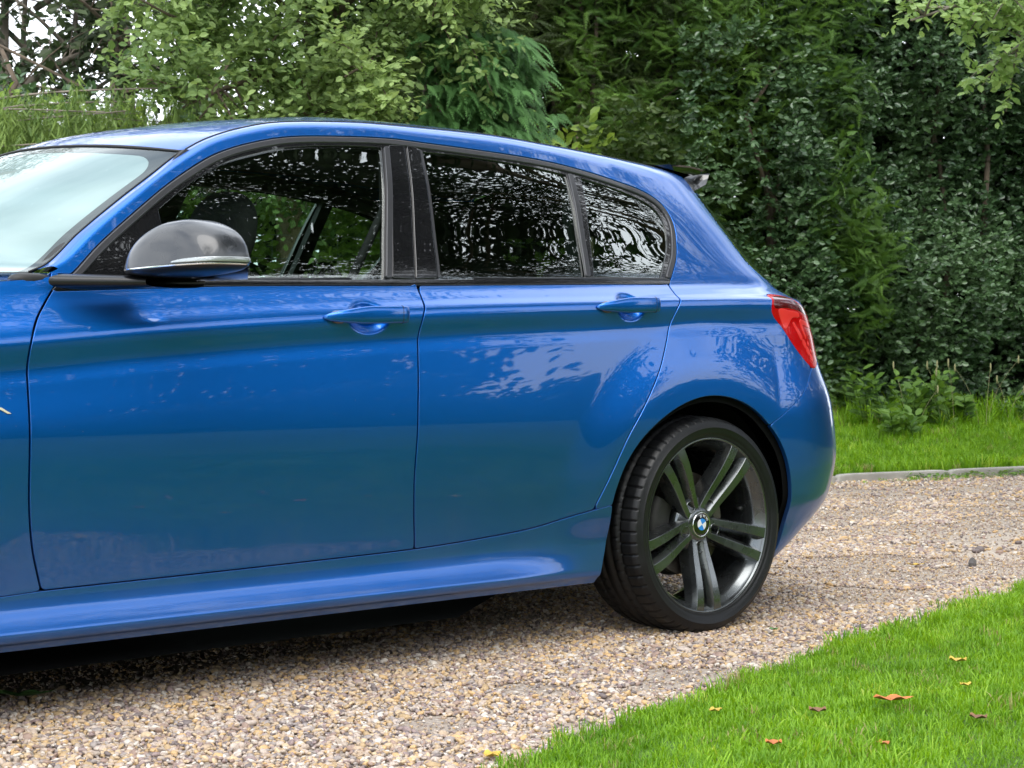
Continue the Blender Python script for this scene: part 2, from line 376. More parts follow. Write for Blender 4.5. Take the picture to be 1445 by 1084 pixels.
ZB_X = [-3.4, -2.6, -2.02, -1.53, -1.02, -.75, -.09, .35, .9]
ZB_Z = [.90, .925, .946, .969, .982, .990, 1.008, 1.014, 1.01]
def zc(x): return pch(x, ZC_X, ZC_Z)
def zb(x): return pch(x, ZB_X, ZB_Z)
def W(x, z):
    """half width of the body side at station x and height z"""
    x, z = np.broadcast_arrays(np.asarray(x, float), np.asarray(z, float))
    shp = x.shape; x = x.ravel(); z = z.ravel()
    c = zc(x); b = zb(x); o = np.ones_like(x)
    wb = pch(x, [-3, -2, -1, -.5, 0, .5], [.775, .795, .80, .797, .785, .765])
    zk = np.stack([.14*o, .185*o, .197*o, .212*o, .228*o, .247*o, .268*o, .29*o, .36*o, .47*o, .63*o, c-.10, c-.062, c-.007, c+.007, (c+b)/2, b, b+.03, b+.12, b+.25, b+.37, b+.46], 1)
    A = [.79, .828, .850, .8575, .8500, .8415, .8355, .8335, .8425, .859, .872, .862, .858, .8655, .8635]
    B = [.79, .824, .836, .8385, .8392, .8398, .8404, .841, .845, .859, .869, .862, .858, .8635, .8615]
    Cc = [.79, .815, .823, .832, .838, .844, .849, .855, .866, .872, .870, .861, .858, .8615, .8595]
    fa = 1-ss((x+.80)/.42); fc = ss((x-.1)/.25)
    ff = ss((-2.15-x)/.25)
    fa = fa*(1-ff); fc = np.maximum(fc, ss((-2.5-x)/.2))
    wk = np.array(A)[None]*fa[:, None] + np.array(B)[None]*((1-fa)*(1-fc))[:, None] + np.array(Cc)[None]*((1-fa)*fc)[:, None]
    lean = .07*np.clip(x+.6, 0, 2)**2
    up = np.stack([(wk[:, -1]*.45+wb*.55)+.006, wb, wb-.012-lean*.1, wb-.055-lean*.3, wb-.118-lean*.6, wb-.190-lean, wb-.245-lean*1.2], 1)
    wk = np.concatenate([wk, up], 1)
    w = pch(z, zk, wk)
    w = w-.02*np.clip(-x-1.7, 0, 5)**2*(1-ss((-2.3-x)/.3))-.0072*ss((-2.3-x)/.3)
    for cx in (0, -2.69):
        rho = np.hypot((x-cx), (z-.31))
        w = w + .020*ss((.60-rho)/.17)*ss((z-.28)/.1)
    return w.reshape(shp)
def x0r(z): return pch(z, [0, .88, .98, 1.1, 1.2, 1.3, 1.4], [.30, .30, .25, .08, -.02, -.10, -.15])
def nr(z): return pch(z, [0, .9, 1.0, 1.15, 1.4], [3.0, 3.0, 2.7, 2.5, 2.4])
XR_Z = [.15, .20, .25, .30, .35, .40, .45, .50, .55, .60, .65, .70, .75, .80, .85, .90, .94, .97, 1.0, 1.05, 1.1, 1.15, 1.2, 1.25, 1.3, 1.36]
XR_X = [.45, .545, .66, .765, .82, .845, .866, .880, .872, .858, .842, .818, .785, .762, .742, .718, .700, .690, .686, .680, .667, .648, .620, .590, .565, .53]
X0F, NF = -3.0, 2.6
XF_Z = [.15, .25, .35, .50, .60, .70, .80, .88, .95, 1.3]
XF_X = [-3.36, -3.42, -3.45, -3.46, -3.45, -3.42, -3.36, -3.25, -3.12, -3.1]
def S(U, z):
    """body shell: U runs along the side (= x) and round both corners (U-X0R, in 0..1, to the rear centre)"""
    U, z = np.broadcast_arrays(np.asarray(U, float), np.asarray(z, float))
    X0, N = x0r(z), nr(z)
    xs = np.clip(U, X0F, X0); w = W(xs, z)
    x = xs.copy(); y = w.copy()
    f = np.clip(U-X0, 0, 1)*np.pi/2
    r = (np.abs(np.cos(f))**N + np.abs(np.sin(f))**N)**(-1/N)
    m = U > X0
    x = np.where(m, X0+(pch(z, XR_Z, XR_X)-X0)*r*np.sin(f), x); y = np.where(m, w*r*np.cos(f), y)
    f = np.clip(X0F-U, 0, 1)*np.pi/2
    r = (np.abs(np.cos(f))**NF + np.abs(np.sin(f))**NF)**(-1/NF)
    m = U < X0F
    x = np.where(m, X0F+(pch(z, XF_Z, XF_X)-X0F)*r*np.sin(f), x); y = np.where(m, w*r*np.cos(f), y)
    return np.stack([x, -y, z], -1)
# ------------------------------------------------------------------ the car
car = empty('parked_car', (0, 0, 0), size=.5)
tag(car, 'metallic blue five-door hatchback with gunmetal double-spoke wheels parked on the gravel drive', 'car')
W_base = W
CUPS = [(-1.205, .896, .068, .041), (-.302, .937, .058, .040)]
def W(x, z):
    w = W_base(x, z)
    for cx, cz, a, b in CUPS:
        q = 1-((x-cx)/a)**2-((z-cz)/b)**2
        w = w-.020*ss(q*1.15)
    return w
def rail(x): return pch(x, [-4.1, -3.6, -3.3, -2.9, -2.4, -2.06, -2.01, -1.97, -1.876, -1.756, -1.66, -1.564, -1.496, -1.404, -1.28, -1.144, -.952, -.82, -.62, -.43, -.29, -.14, 0, .1, .2, .3, 1.5],
                    [.80, .82, .865, .915, .955, .978, .985, 1.003, 1.076, 1.162, 1.228, 1.283, 1.316, 1.344, 1.371, 1.385, 1.394, 1.391, 1.385, 1.376, 1.365, 1.350, 1.337, 1.328, 1.318, 1.31, 1.31])
def frange(a, b, s): return np.arange(a, b-1e-6, s)
Ug = np.concatenate([frange(-4, -3, .03), frange(-3, -2.16, .015), frange(-2.16, -1.98, .006), frange(-1.98, -1.34, .01), frange(-1.34, -.83, .0045), frange(-.83, -.5, .01), frange(-.5, .72, .006), frange(.72, 1.301, .03)])
def rows(U, fine=1.0, lo=None):
    c, b, r_ = zc(U), zb(U), rail(U)
    k = [(.172, 3), (.187, 3), (.197, 4), (.212, 12), (.262, 8), (.29, 10), (.36, 10), (.47, 12), (.63, 10), (c-.10, 8), (c-.062, 10), (c-.008, 6), (c+.008, 7), ((c+b)/2, 7)]
    out = []; ks = [q[0]*np.ones_like(U) for q in k]+[np.minimum(b, r_-.01)]
    for i, (q, n) in enumerate(k):
        for t in np.linspace(0, 1, n, endpoint=False): out.append(ks[i]*(1-t)+ks[i+1]*t)
    for t in np.linspace(0, 1, 70): out.append(ks[-1]*(1-t)+r_*t)
    return np.array(out)
Zg = rows(Ug); UU = np.repeat(Ug[None], len(Zg), 0)
body = Sheet.grid(S(UU, Zg), np.stack([UU, Zg], -1))
# --- outlines in the side view (x, z)
DLO_TOP = [(-1.968, .978), (-1.948, .992), (-1.876, 1.054), (-1.756, 1.142), (-1.66, 1.208), (-1.564, 1.264), (-1.496, 1.297), (-1.404, 1.328), (-1.28, 1.356), (-1.144, 1.370), (-.952, 1.380), (-.824, 1.377), (-.624, 1.370), (-.436, 1.360), (-.288, 1.344), (-.14, 1.318), (-.032, 1.290), (.028, 1.252), (.048, 1.206), (.040, 1.156), (.004, 1.090), (-.036, 1.045), (-.068, 1.010)]
DLO = np.concatenate([spline(DLO_TOP, 5), [(x, float(zb(x))) for x in np.linspace(-.2, -1.95, 14)], [(-2.01, .946)]])
GAPF = [(-1.985, .975), (-2.004, .952), (-2.030, .924), (-2.062, .888), (-2.086, .850), (-2.096, .804), (-2.098, .708), (-2.097, .506), (-2.084, .398), (-2.058, .304)]
GAPB = [(-1.006, .990), (-1.020, .942), (-1.036, .910), (-1.048, .862), (-1.053, .814), (-1.055, .758), (-1.061, .646), (-1.064, .476), (-1.044, .314)]
GAPR = [(-.066, 1.030), (-.080, 1.000), (-.101, .962), (-.121, .930), (-.145, .886), (-.174, .822), (-.208, .758), (-.276, .660), (-.336, .580), (-.388, .490), (-.448, .386)]
SILL = [(-2.42, .292), (-2.148, .294), (-2.056, .298), (-1.596, .304), (-1.272, .309), (-1.044, .314), (-.84, .325), (-.64, .343), (-.46, .378), (-.33, .398)]
sill = spline(SILL, 6)
sillz = lambda x: np.interp(x, sill[:, 0], sill[:, 1])
gF, gB, gR = spline(GAPF, 6), spline(GAPB, 6), spline(GAPR, 6)
ARCH = spline([(-.402, .10), (-.397, .192), (-.378, .30), (-.381, .396), (-.352, .485), (-.296, .560), (-.224, .615), (-.144, .656), (-.060, .681), (.020, .687), (.104, .675), (.186, .643), (.252, .595), (.302, .542), (.336, .488), (.360, .420), (.380, .330), (.402, .262), (.425, .20), (.44, .10)], 6)
th = np.linspace(math.pi, 0, 40); FARCH = np.concatenate([[(-3.085, .10)], np.stack([-2.69+.385*np.cos(th), .31+.378*np.sin(th)], 1), [(-2.295, .10)]])
LAMP = spline([(.300, .930), (.318, .972), (.345, .984), (.40, .986), (.448, .983), (.524, .962), (.62, .945), (.80, .940), (.80, .84), (.65, .80), (.592, .766), (.540, .766), (.444, .824), (.364, .886)], 5, True)
BGAP = spline([(.245, .592), (.288, .611), (.36, .646), (.44, .688), (.496, .728), (.528, .752), (.545, .7665)], 5)
BUMP = np.concatenate([BGAP, [(.592, .7665), (.66, .78), (.78, .77), (1.5, .74), (1.5, .05), (.1, .05), (.1, .585)]])
HATCH = np.concatenate([spline([(.262, 1.36), (.272, 1.318), (.304, 1.234), (.344, 1.16), (.396, 1.078), (.46, 1.032), (.53, .995), (.62, .975), (.80, .968)], 4), [(.815, .955), (.815, .83), (.80, .775), (1.5, .745), (1.5, 1.36)]])
RWIN = np.concatenate([spline([(.276, 1.318), (.308, 1.234), (.348, 1.16), (.400, 1.082), (.48, 1.040)], 4), [(.60, 1.022), (1.5, 1.015), (1.5, 1.305), (.3, 1.305)]])
HOOD_Z = lambda U: rail(U)-.012
Qb = body.Q
def poly(a): return np.asarray(a)
DOOR_F = np.concatenate([gF[3:], [(x, sillz(x)) for x in np.linspace(-2.05, -1.05, 24)], gB[::-1], [(x, float(zb(x))) for x in np.linspace(-1.03, -2.0, 24)]])
DOOR_R = np.concatenate([gB[3:], [(x, sillz(x)) for x in np.linspace(-1.03, -.45, 16)], gR[::-1][:-4], [(x, float(zb(x))) for x in np.linspace(-.11, -1.0, 20)]])
s_arch = sdf(Qb, ARCH); s_farch = sdf(Qb, FARCH)
GAP = .0036
def cutter(base, *terms):
    g = terms[0]
    for t in terms[1:]: g = np.minimum(g, t)
    return base.clip(g)
s_df, s_dr, s_dlo, s_lamp, s_bump, s_hatch = [sdf(Qb, p) for p in (DOOR_F, DOOR_R, DLO, LAMP, BUMP, HATCH)]
above_sill = np.where(Qb[:, 0] < .1, Qb[:, 1]-sillz(Qb[:, 0]), .06)
front_door = cutter(body, s_df-GAP).build('front_door', M['paint'], car)
rear_door = cutter(body, s_dr-GAP).build('rear_door', M['paint'], car)
# body side frame: A-pillar, roof strip, rear pillar and quarter in one pressing
fr_line = np.where(Qb[:, 1] > .978, .06, -.06)
x_gapF = np.interp(Qb[:, 1], gF[::-1][:, 1], gF[::-1][:, 0])
x_gapR = np.interp(Qb[:, 1], gR[::-1][:, 1], gR[::-1][:, 0])
side_ok = np.where((Qb[:, 1] > 1.0) | (Qb[:, 0] > -.5), np.clip(Qb[:, 0]+2.06, -.06, .06), -.06)
pil = np.minimum(Qb[:, 0]+1.99, np.where(Qb[:, 0] < -1.0, Qb[:, 1]-.985, .06))
behind = np.where(Qb[:, 1] > 1.0, .06, np.clip(Qb[:, 0]-x_gapR, -.06, .06))
behind = np.where((Qb[:, 0] < -1.0), np.clip(Qb[:, 1]-.984, -.06, .06), behind)
quarter = cutter(body, -s_dlo-.0015, -s_dr-GAP, behind-GAP*.5, -s_lamp-.0022, -s_bump-.0018, -s_hatch-.0025, -s_arch, above_sill-.002, Qb[:, 0]+2.02)
quarter = quarter.build('body_side_frame', M['paint'], car, edge=.0022)
hood_edge = np.where(Qb[:, 0] < -2.0, rail(Qb[:, 0])-.010-Qb[:, 1], .06)
fender = cutter(body, np.clip(x_gapF-Qb[:, 0], -.06, .06)-GAP, above_sill-.002, -s_farch, hood_edge, Qb[:, 0]+3.12, np.where(Qb[:, 1] < .985, .06, -.06), -s_dlo-.0015).build('front_wing', M['paint'], car)
fbump = cutter(body, -3.124-Qb[:, 0], -s_farch, .74-Qb[:, 1]).build('front_bumper', M['paint'], car)
nose = cutter(body, -3.124-Qb[:, 0], Qb[:, 1]-.744, .86-Qb[:, 1]).build('headlight', M['black_gloss'], car)
skirt = cutter(body, -above_sill-.002, Qb[:, 0]+2.297, np.where(Qb[:, 0] < .05, .06, -.06), -s_arch).build('side_skirt', M['paint'], car)
lamp = cutter(body, s_lamp-.0012).offset(.001).build('tail_light', M['lamp'], car, edge=.004)
bumper = cutter(body, s_bump-.0018, -s_arch, -s_lamp-.002).build('rear_bumper', M['paint'], car)
hatchp = cutter(body, s_hatch-.0025, -sdf(Qb, RWIN), -s_lamp-.002, -s_bump-.002).build('tailgate', M['paint'], car)
rwin = cutter(body, sdf(Qb, RWIN)-.001).build('rear_window', M['glass_rear'], car, edge=0)
# --- window surround
D = body.clip(s_dlo)
def dpoly(pts): return sdf(D.Q, np.asarray(pts, float))
zbD = zb(D.Q[:, 0])
G1 = np.concatenate([spline([(-1.700, 1.146), (-1.64, 1.188), (-1.576, 1.228), (-1.48, 1.276), (-1.384, 1.306), (-1.284, 1.330), (-1.10, 1.350), (-.974, 1.355)], 4), [(x, float(zb(x))+.014) for x in np.linspace(-1.106, -1.70, 8)]])
G2 = np.concatenate([spline([(-.848, 1.352), (-.712, 1.352), (-.588, 1.346), (-.452, 1.336), (-.330, 1.322)], 4), [(x, float(zb(x))+.014) for x in np.linspace(-.402, -.930, 8)]])
G3 = np.concatenate([spline([(-.278, 1.317), (-.152, 1.294), (-.048, 1.262), (-.004, 1.232), (.012, 1.190), (-.010, 1.130), (-.055, 1.074), (-.098, 1.024)], 4), [(x, float(zb(x))+.014) for x in np.linspace(-.12, -.372, 4)]])
g1, g2, g3 = dpoly(G1), dpoly(G2), dpoly(G3)
inner = sdf(D.Q, DLO)
surround = cutter(D, inner-.001, -g1, -g2, -g3).offset(-.005).build('window_surround', M['black_gloss'], front_door, edge=.001, depth=.010)
upper = np.where(D.Q[:, 1] > zbD+.008, .06, -.06)
band = cutter(D, inner-.0060, .0145-inner, D.Q[:, 1]-zbD-.02).offset(.0005).build('window_trim', M['satin'], front_door, edge=.0045, depth=.007)
belt = cutter(D, inner-.001, .013-(D.Q[:, 1]-zbD)).offset(-.0005).build('belt_seal', M['black_gloss'], front_door, edge=.002, depth=.008)
beltline = cutter(D, D.Q[:, 1]-zbD-.0135, .0175-(D.Q[:, 1]-zbD), inner-.012).offset(.0005).build('belt_trim', M['satin'], front_door, edge=.001, depth=.008)
def strip(name, m, pts, par, off=.001, e=.002): return D.clip(dpoly(pts)).offset(off).build(name, m, par, edge=e, depth=.008)
strip('glass_channel', M['satin'], [(-.968, 1.352), (-.954, 1.353), (-1.082, 1.0), (-1.098, 1.0)], front_door)
strip('pillar_cover', M['black_gloss'], [(-.950, 1.358), (-.900, 1.362), (-1.012, 1.0), (-1.078, 1.0)], front_door, -.001)
strip('pillar_cover', M['black_gloss'], [(-.888, 1.362), (-.852, 1.356), (-.936, 1.004), (-1.002, 1.0)], rear_door, -.001)
strip('glass_channel', M['satin'], [(-.853, 1.352), (-.845, 1.352), (-.926, 1.004), (-.934, 1.004)], rear_door, .001, 0)
strip('window_divider', M['satin'], [(-.326, 1.322), (-.310, 1.320), (-.388, 1.022), (-.402, 1.022)], rear_door)
strip('window_divider', M['black_gloss'], [(-.308, 1.320), (-.282, 1.314), (-.374, 1.022), (-.386, 1.022)], rear_door, -.001)
D.clip(g1+.006).offset(-.011).build('window_glass', M['glass'], front_door, edge=0)
D.clip(g2+.006).offset(-.010).build('window_glass', M['glass_dark'], rear_door, edge=0)
D.clip(g3+.006).offset(-.009).build('window_glass', M['glass_dark'], rear_door, edge=0)
# --- dark shell behind the gaps, open at windows and wheels
shell = cutter(body, -g1[0:0] if False else np.where(s_dlo > .02, -.06, .06), -s_arch+.02, -s_farch+.02, -(sdf(Qb, RWIN)-.01))
shell_o = shell.offset(-.022)
shell_o.build('inner_shell', M['dark'], car, edge=0)

# --- ribbon from the side up to the screen edge and roof seam
KX = [-2.01, -1.97, -1.876, -1.756, -1.66, -1.564, -1.496, -1.404, -1.28, -1.144, -.95, -.6, -.3, 0, .15, .27]
KP = np.array([(-2.045, .750, .985), (-2.005, .742, 1.000), (-1.900, .708, 1.080), (-1.785, .672, 1.160), (-1.682, .643, 1.228), (-1.575, .608, 1.296), (-1.498, .588, 1.334), (-1.405, .572, 1.366), (-1.28, .556, 1.395),
               (-1.144, .548, 1.410), (-.95, .540, 1.422), (-.6, .532, 1.426), (-.3, .530, 1.413), (0, .515, 1.394), (.15, .498, 1.384), (.27, .478, 1.372)])
def K(x): return np.stack([pch(x, KX, KP[:, i]) for i in range(3)], -1)
sx = np.concatenate([np.linspace(-1.985, -1.5, 90), np.linspace(-1.495, .27, 130)])
r0 = S(sx, rail(sx)); k0 = K(sx); k0[:, 1] *= -1
dW = (S(sx, rail(sx))-S(sx, rail(sx)-.01)); dW /= np.linalg.norm(dW, axis=1, keepdims=True)
fwd = ss((-1.45-sx)/.15)[:, None]
t0 = dW*(1-fwd)+(dW+np.array([-.62, .10, 0]))*fwd; t0 /= np.linalg.norm(t0, axis=1, keepdims=True)
t1 = np.array([0, 1., .17])*(1-fwd)+np.array([-.22, 1., .05])*fwd; t1 /= np.linalg.norm(t1, axis=1, keepdims=True)
ln = np.linalg.norm(k0-r0, axis=1, keepdims=True)*1.15
v = np.linspace(0, 1, 16)[:, None, None]
H = lambda v, a, b, ta, tb: a*(1+2*v)*(1-v)**2+ta*v*(1-v)**2+b*v*v*(3-2*v)+tb*v*v*(v-1)
rib = H(v, r0[None], k0[None], (t0*ln)[None], (t1*ln)[None])
Qr = np.stack(np.broadcast_arrays(sx[None], v[..., 0]), -1)
Sheet.grid(rib, Qr).build('roof_side_rail', M['paint'], car, edge=0)
# --- roof skin
rx = np.linspace(-1.560, .27, 120); k1 = K(rx); b = np.linspace(0, 1, 60)
front_bow = -.125*ss((-1.15-rx)/.45); rear_bow = .17*ss((rx+.1)/.37)
yy = k1[:, 1][None]*(1-b[:, None]); q = 1-(1-b[:, None])**2.2
crown_h = .044-.006*ss((rx+1.56)/.2)+.020*ss((rx+1.35)/.5)
P = np.stack([k1[:, 0][None]+(front_bow+rear_bow)[None]*(1-(1-b[:, None])**2), -yy, k1[:, 2][None]+crown_h[None]*q], -1)
P[:, :, 1] -= 0; P[0, :, 1] += .002
roof_panel = Sheet.grid(P, np.stack(np.broadcast_arrays(rx[None], b[:, None]), -1)).build('roof', M['paint'], car, edge=0)
# seam between rail and roof
seam = k0[(sx > -1.555)].copy(); seam[:, 2] += .0004; seam[:, 1] += .0005
V, F = tube(seam, .0022, 6); mesh_np('roof_seam', V, F, M['rubber'], car)
# --- windscreen
wx = np.linspace(-2.005, -1.567, 70); E_ = K(wx); tt = np.linspace(0, 1, 70); b = np.linspace(0, 1, 60)[:, None]
bow = .245*(1-tt)+.125*tt; cz = .008*(1-tt)+.043*tt+.020*np.sin(tt*math.pi)
q = 1-(1-b)**2
WS = np.stack([E_[:, 0][None]-bow[None]*q, -(E_[:, 1][None]-.004)*(1-b), E_[:, 2][None]+cz[None]*q+.001], -1)
ws = Sheet.grid(WS, np.stack(np.broadcast_arrays(tt[None], b), -1))
screen = ws.build('windscreen', M['screen_glass'], car, edge=0)
mist_sd = np.minimum(np.minimum((1-ws.Q[:, 0])*.58, ws.Q[:, 0]*.58+.02), ws.Q[:, 1]*.7)-.030
# round the corner of the ceramic border
ca, cb_ = (1-ws.Q[:, 0])*.58-.030, ws.Q[:, 1]*.7-.030
rr = .09; corner = np.where((ca < rr) & (cb_ < rr), rr-np.hypot(rr-ca, rr-cb_), mist_sd)
ws.clip(-corner).offset(-.004).build('ceramic_border', M['rubber'], screen, edge=0)
ws.clip(corner).offset(-.005).build('misted_area', M['screen'], screen, edge=0)
hdr = WS[:, -1][:, :].copy(); hdr[:, 2] += .0015
V, F = tube(np.concatenate([WS[:1, ::-1][0][::6][::-1]*1.0, hdr]) if False else hdr, .003, 6); mesh_np('screen_seal', V, F, M['rubber'], screen)
edge_ = WS[0, :].copy(); V, F = tube(edge_+np.array([0, 0, .0005]), .0022, 6); mesh_np('screen_seal', V, F, M['rubber'], screen)
# --- bonnet
hu = Ug[Ug < -1.99]; top = S(hu, rail(hu)-.008); b = np.linspace(0, 1, 40)[:, None]
s_ = 1-(1-b)**2.4
wv = (np.abs(top[:, 1])/.8)[None]
HP = np.stack([top[:, 0][None]+(-.16*ss((hu+2.5)/.5))[None]*(1-(1-b)**2)*wv, top[:, 1][None]*(1-b), top[:, 2][None]+(.022)*s_*wv], -1)
Sheet.grid(HP, np.stack(np.broadcast_arrays(hu[None], b), -1)).build('bonnet', M['paint'], car, edge=0)
_unused = np.array([(-2.25, -.5, .985), (-2.06, -.74, .975), (-1.95, -.70, .97), (-2.1, -.4, .97), (-2.2, 0, .97), (-2.36, 0, .985)])
cw = WS[0, :].copy(); cw2 = cw+np.array([-.055, .0, -.035]); cw2[0, 1] += .02; CP = np.stack([cw2, cw-np.array([0, 0, .001])]); mesh_np('cowl_panel', CP.reshape(-1, 3), quads(2, len(cw)), M['rubber'], car)
V, F = superell((-2.045, -.762, .968), (.05, .022, .016), (2.6, 2.6), (12, 20)); mesh_np('wing_corner', V, F, M['rubber'], car)
# --- mirrored half of every skin part so far
for o in [c for c in car.children]:
    both(o)
# --- wiper
V, F = tube([(-2.235, -.10, 1.014), (-2.20, -.30, 1.016), (-2.135, -.47, 1.014), (-2.085, -.545, 1.006)], [.008, .010, .010, .008], 8); wp = mesh_np('wiper', V, F, M['rubber'], car)
V, F = tube([(-2.12, -.50, 1.028), (-2.055, -.56, 1.022)], [.012, .008], 8); mesh_np('wiper_arm', V, F, M['rubber'], wp)
# --- door handles
def handle(x0, x1, zpts, name_parent):
    n = 40; t = np.linspace(0, 1, n); x = x0+(x1-x0)*t
    zc_ = pch(t, [0, 1], [zpts[0], zpts[1]]) + .002*np.sin(t*math.pi)
    hh = pch(t, [0, .05, .2, .5, .85, .96, 1.0], [.003, .009, .0155, .0215, .0215, .018, .004])
    out = pch(t, [0, .06, .25, .6, .9, 1.0], [.004, .014, .030, .036, .031, .006])
    m = 28; a = np.linspace(0, 2*math.pi, m, endpoint=False)
    f = lambda v, p: np.sign(v)*np.abs(v)**(2/p)
    base = W_base(x, zc_)
    back = out-np.minimum(.017, out*.75)
    cy_ = (out+back)/2; ry = (out-back)/2
    P = np.stack([np.repeat(x[:, None], m, 1), -(base[:, None]+cy_[:, None]+ry[:, None]*f(np.cos(a), 2.6)[None]), zc_[:, None]+hh[:, None]*f(np.sin(a), 2.6)[None]], -1)
    V = P.reshape(-1, 3); F = [quads(n, m, True)[:, ::-1]]
    V = np.concatenate([V, P[0].mean(0)[None], P[-1].mean(0)[None]]); j = np.arange(m)
    F += [np.stack([np.full(m, n*m), j, (j+1) % m], 1), np.stack([np.full(m, n*m+1), (n-1)*m+(j+1) % m, (n-1)*m+j], 1)]
    h = mesh_np('door_handle', V, F, M['paint'], name_parent)
    xs_ = x0+(x1-x0)*.845; i = int(.845*n); ring = P[i].copy(); ring[:, 0] = xs_
    cen = ring.mean(0); ring = cen+(ring-cen)*1.012; V, F = tube(np.concatenate([ring, ring[:1]]), .0007, 5, False); mesh_np('handle_seam', V, F, M['rubber'], name_parent)
    # mounting pads
    for tx, ww in ((.16, .022), (.88, .030)):
        xp = x0+(x1-x0)*tx; zp = float(np.interp(tx, t, zc_)); V, F = superell((xp, -float(W_base(xp, zp))-.003, zp-.002), (ww, .010, .0165), (2.6, 2.6), (12, 24)); mesh_np('handle_mount', V, F, M['black_gloss'], name_parent)
    return h
hF = handle(-1.342, -1.085, (.895, .905), front_door); hR = handle(-.437, -.197, (.934, .944), rear_door)
# --- door mirror
def mirror():
    O = np.array([-1.775, -.985, 1.000]); ax = np.array([.20, -.98, 0]); ax /= np.linalg.norm(ax); bx = np.array([.98, .20, 0]); bx /= np.linalg.norm(bx)
    n, m = 221, 96; u = np.linspace(-math.pi/2, math.pi/2, n)[:, None]; a = np.linspace(0, 2*math.pi, m, endpoint=False)[None]
    f = lambda v, p: np.sign(v)*np.abs(v)**(2/p)
    l = f(np.cos(u), 4.2)*f(np.cos(a), 3.4); w = f(np.cos(u), 4.2)*f(np.sin(a), 2.6); h = f(np.sin(u), 3.6)+0*a
    # l along ax (outward), w along bx (rearward), h up
    w = np.where(w > 0, w*.55, w)                      # flat towards the glass
    top_drop = .16*ss((l-.1)/.9)
    hz = np.where(h > 0, h*(1-top_drop-.16*ss((-l-.1)/.9)), h*(.24-.06*ss((-l)/1.)))
    P = O+(l*(.139-.024*np.clip(h, 0, 1)**2-.008*np.abs(h)))[..., None]*ax+(w*(.098-.02*np.clip(h, 0, 1)))[..., None]*bx+(hz*.098)[..., None]*np.array([0, 0, 1.])
    P += (l*.022)[..., None]*bx
    P[..., 2] += .010*l
    s = Sheet.grid(np.concatenate([P, P[:, :1]], 1), np.zeros((n, m+1, 2)))
    c = np.einsum('ij,ij->i', s.N, s.P-O)
    if c.mean() < 0: s.N = -s.N; s.F = s.F[:, ::-1]
    zl = .994+.045*((s.P-O)@ax); k = s.P[:, 2]-zl
    pr = s.clip(k-.001).build('mirror_housing', M['cap_grey'], car, edge=.0015, depth=.006)
    s.clip(-k-.001).build('mirror_base', M['black_satin'], pr, edge=.0015, depth=.006)
    q = s.clip(np.minimum(np.minimum(k-.007, .0155-k), np.minimum((s.P-O)@ax-.010, -(s.P-O)@bx+.075))).offset(.0022)
    q.build('indicator_strip', M['lens_clear'], pr, edge=.002, depth=.005)
    q = s.clip(np.minimum(k+.0002, .0018-k)).offset(.0006); q.build('mirror_line', M['chrome'], pr, edge=.0006, depth=.004)
    # mirror glass
    g = [O+ax*l_+bx*.062+np.array([0, 0, h_]) for l_, h_ in [(-.10, -.03), (.11, -.03), (.115, .02), (.09, .055), (-.05, .06), (-.10, .04)]]
    g = np.array(g); V = np.concatenate([g, g.mean(0)[None]]); j = np.arange(6); mesh_np('mirror_glass', V, np.stack([np.full(6, 6), j, (j+1) % 6], 1), M['chrome'], pr, smooth=False)
    # arm down to the door
    n = 16; t = np.linspace(0, 1, n)
    A = np.array([-1.925, -.818, .966]); B = O+np.array([-.01, .05, -.035]); m = 24; th = np.linspace(0, 2*math.pi, m, endpoint=False)
    P = []
    for ti in t:
        c = A*(1-ti)+B*ti; lx = .105*(1-ti)+.075*ti; hz_ = .017*(1-ti)+.012*ti
        P.append(c+np.stack([lx*f(np.cos(th), 3.), .0*th, hz_*f(np.sin(th), 3.)], 1))
    P = np.array(P); mesh_np('mirror_arm', P.reshape(-1, 3), quads(n, m, True), M['black_satin'], pr)
    return pr
mr_o = mirror(); both(mr_o)
for o in (hF, hR): pass
# --- tail-lamp inner detail: dark upper band and bright light guides, laid proud of the lens
ls = body.clip(s_lamp-.004)
def on_lamp(name, m, pts, off): ls.clip(sdf(ls.Q, spline(pts, 4, True))).offset(off).build(name, m, lamp, edge=.0012, depth=.003)
on_lamp('lamp_upper_lens', M['lamp_dark'], [(.318, .945), (.33, .972), (.40, .979), (.45, .976), (.52, .957), (.60, .94), (.60, .925), (.50, .938), (.40, .945)], .0016)
on_lamp('light_guide', M['lamp_glow'], [(.345, .938), (.42, .936), (.50, .93), (.50, .918), (.44, .915), (.395, .885), (.375, .885)], .0020)
on_lamp('light_guide', M['lamp_glow'], [(.44, .90), (.455, .90), (.58, .785), (.565, .777)], .0020)
on_lamp('light_guide', M['lamp_glow'], [(.50, .905), (.60, .895), (.60, .885), (.52, .892), (.585, .80), (.575, .80)], .0020)
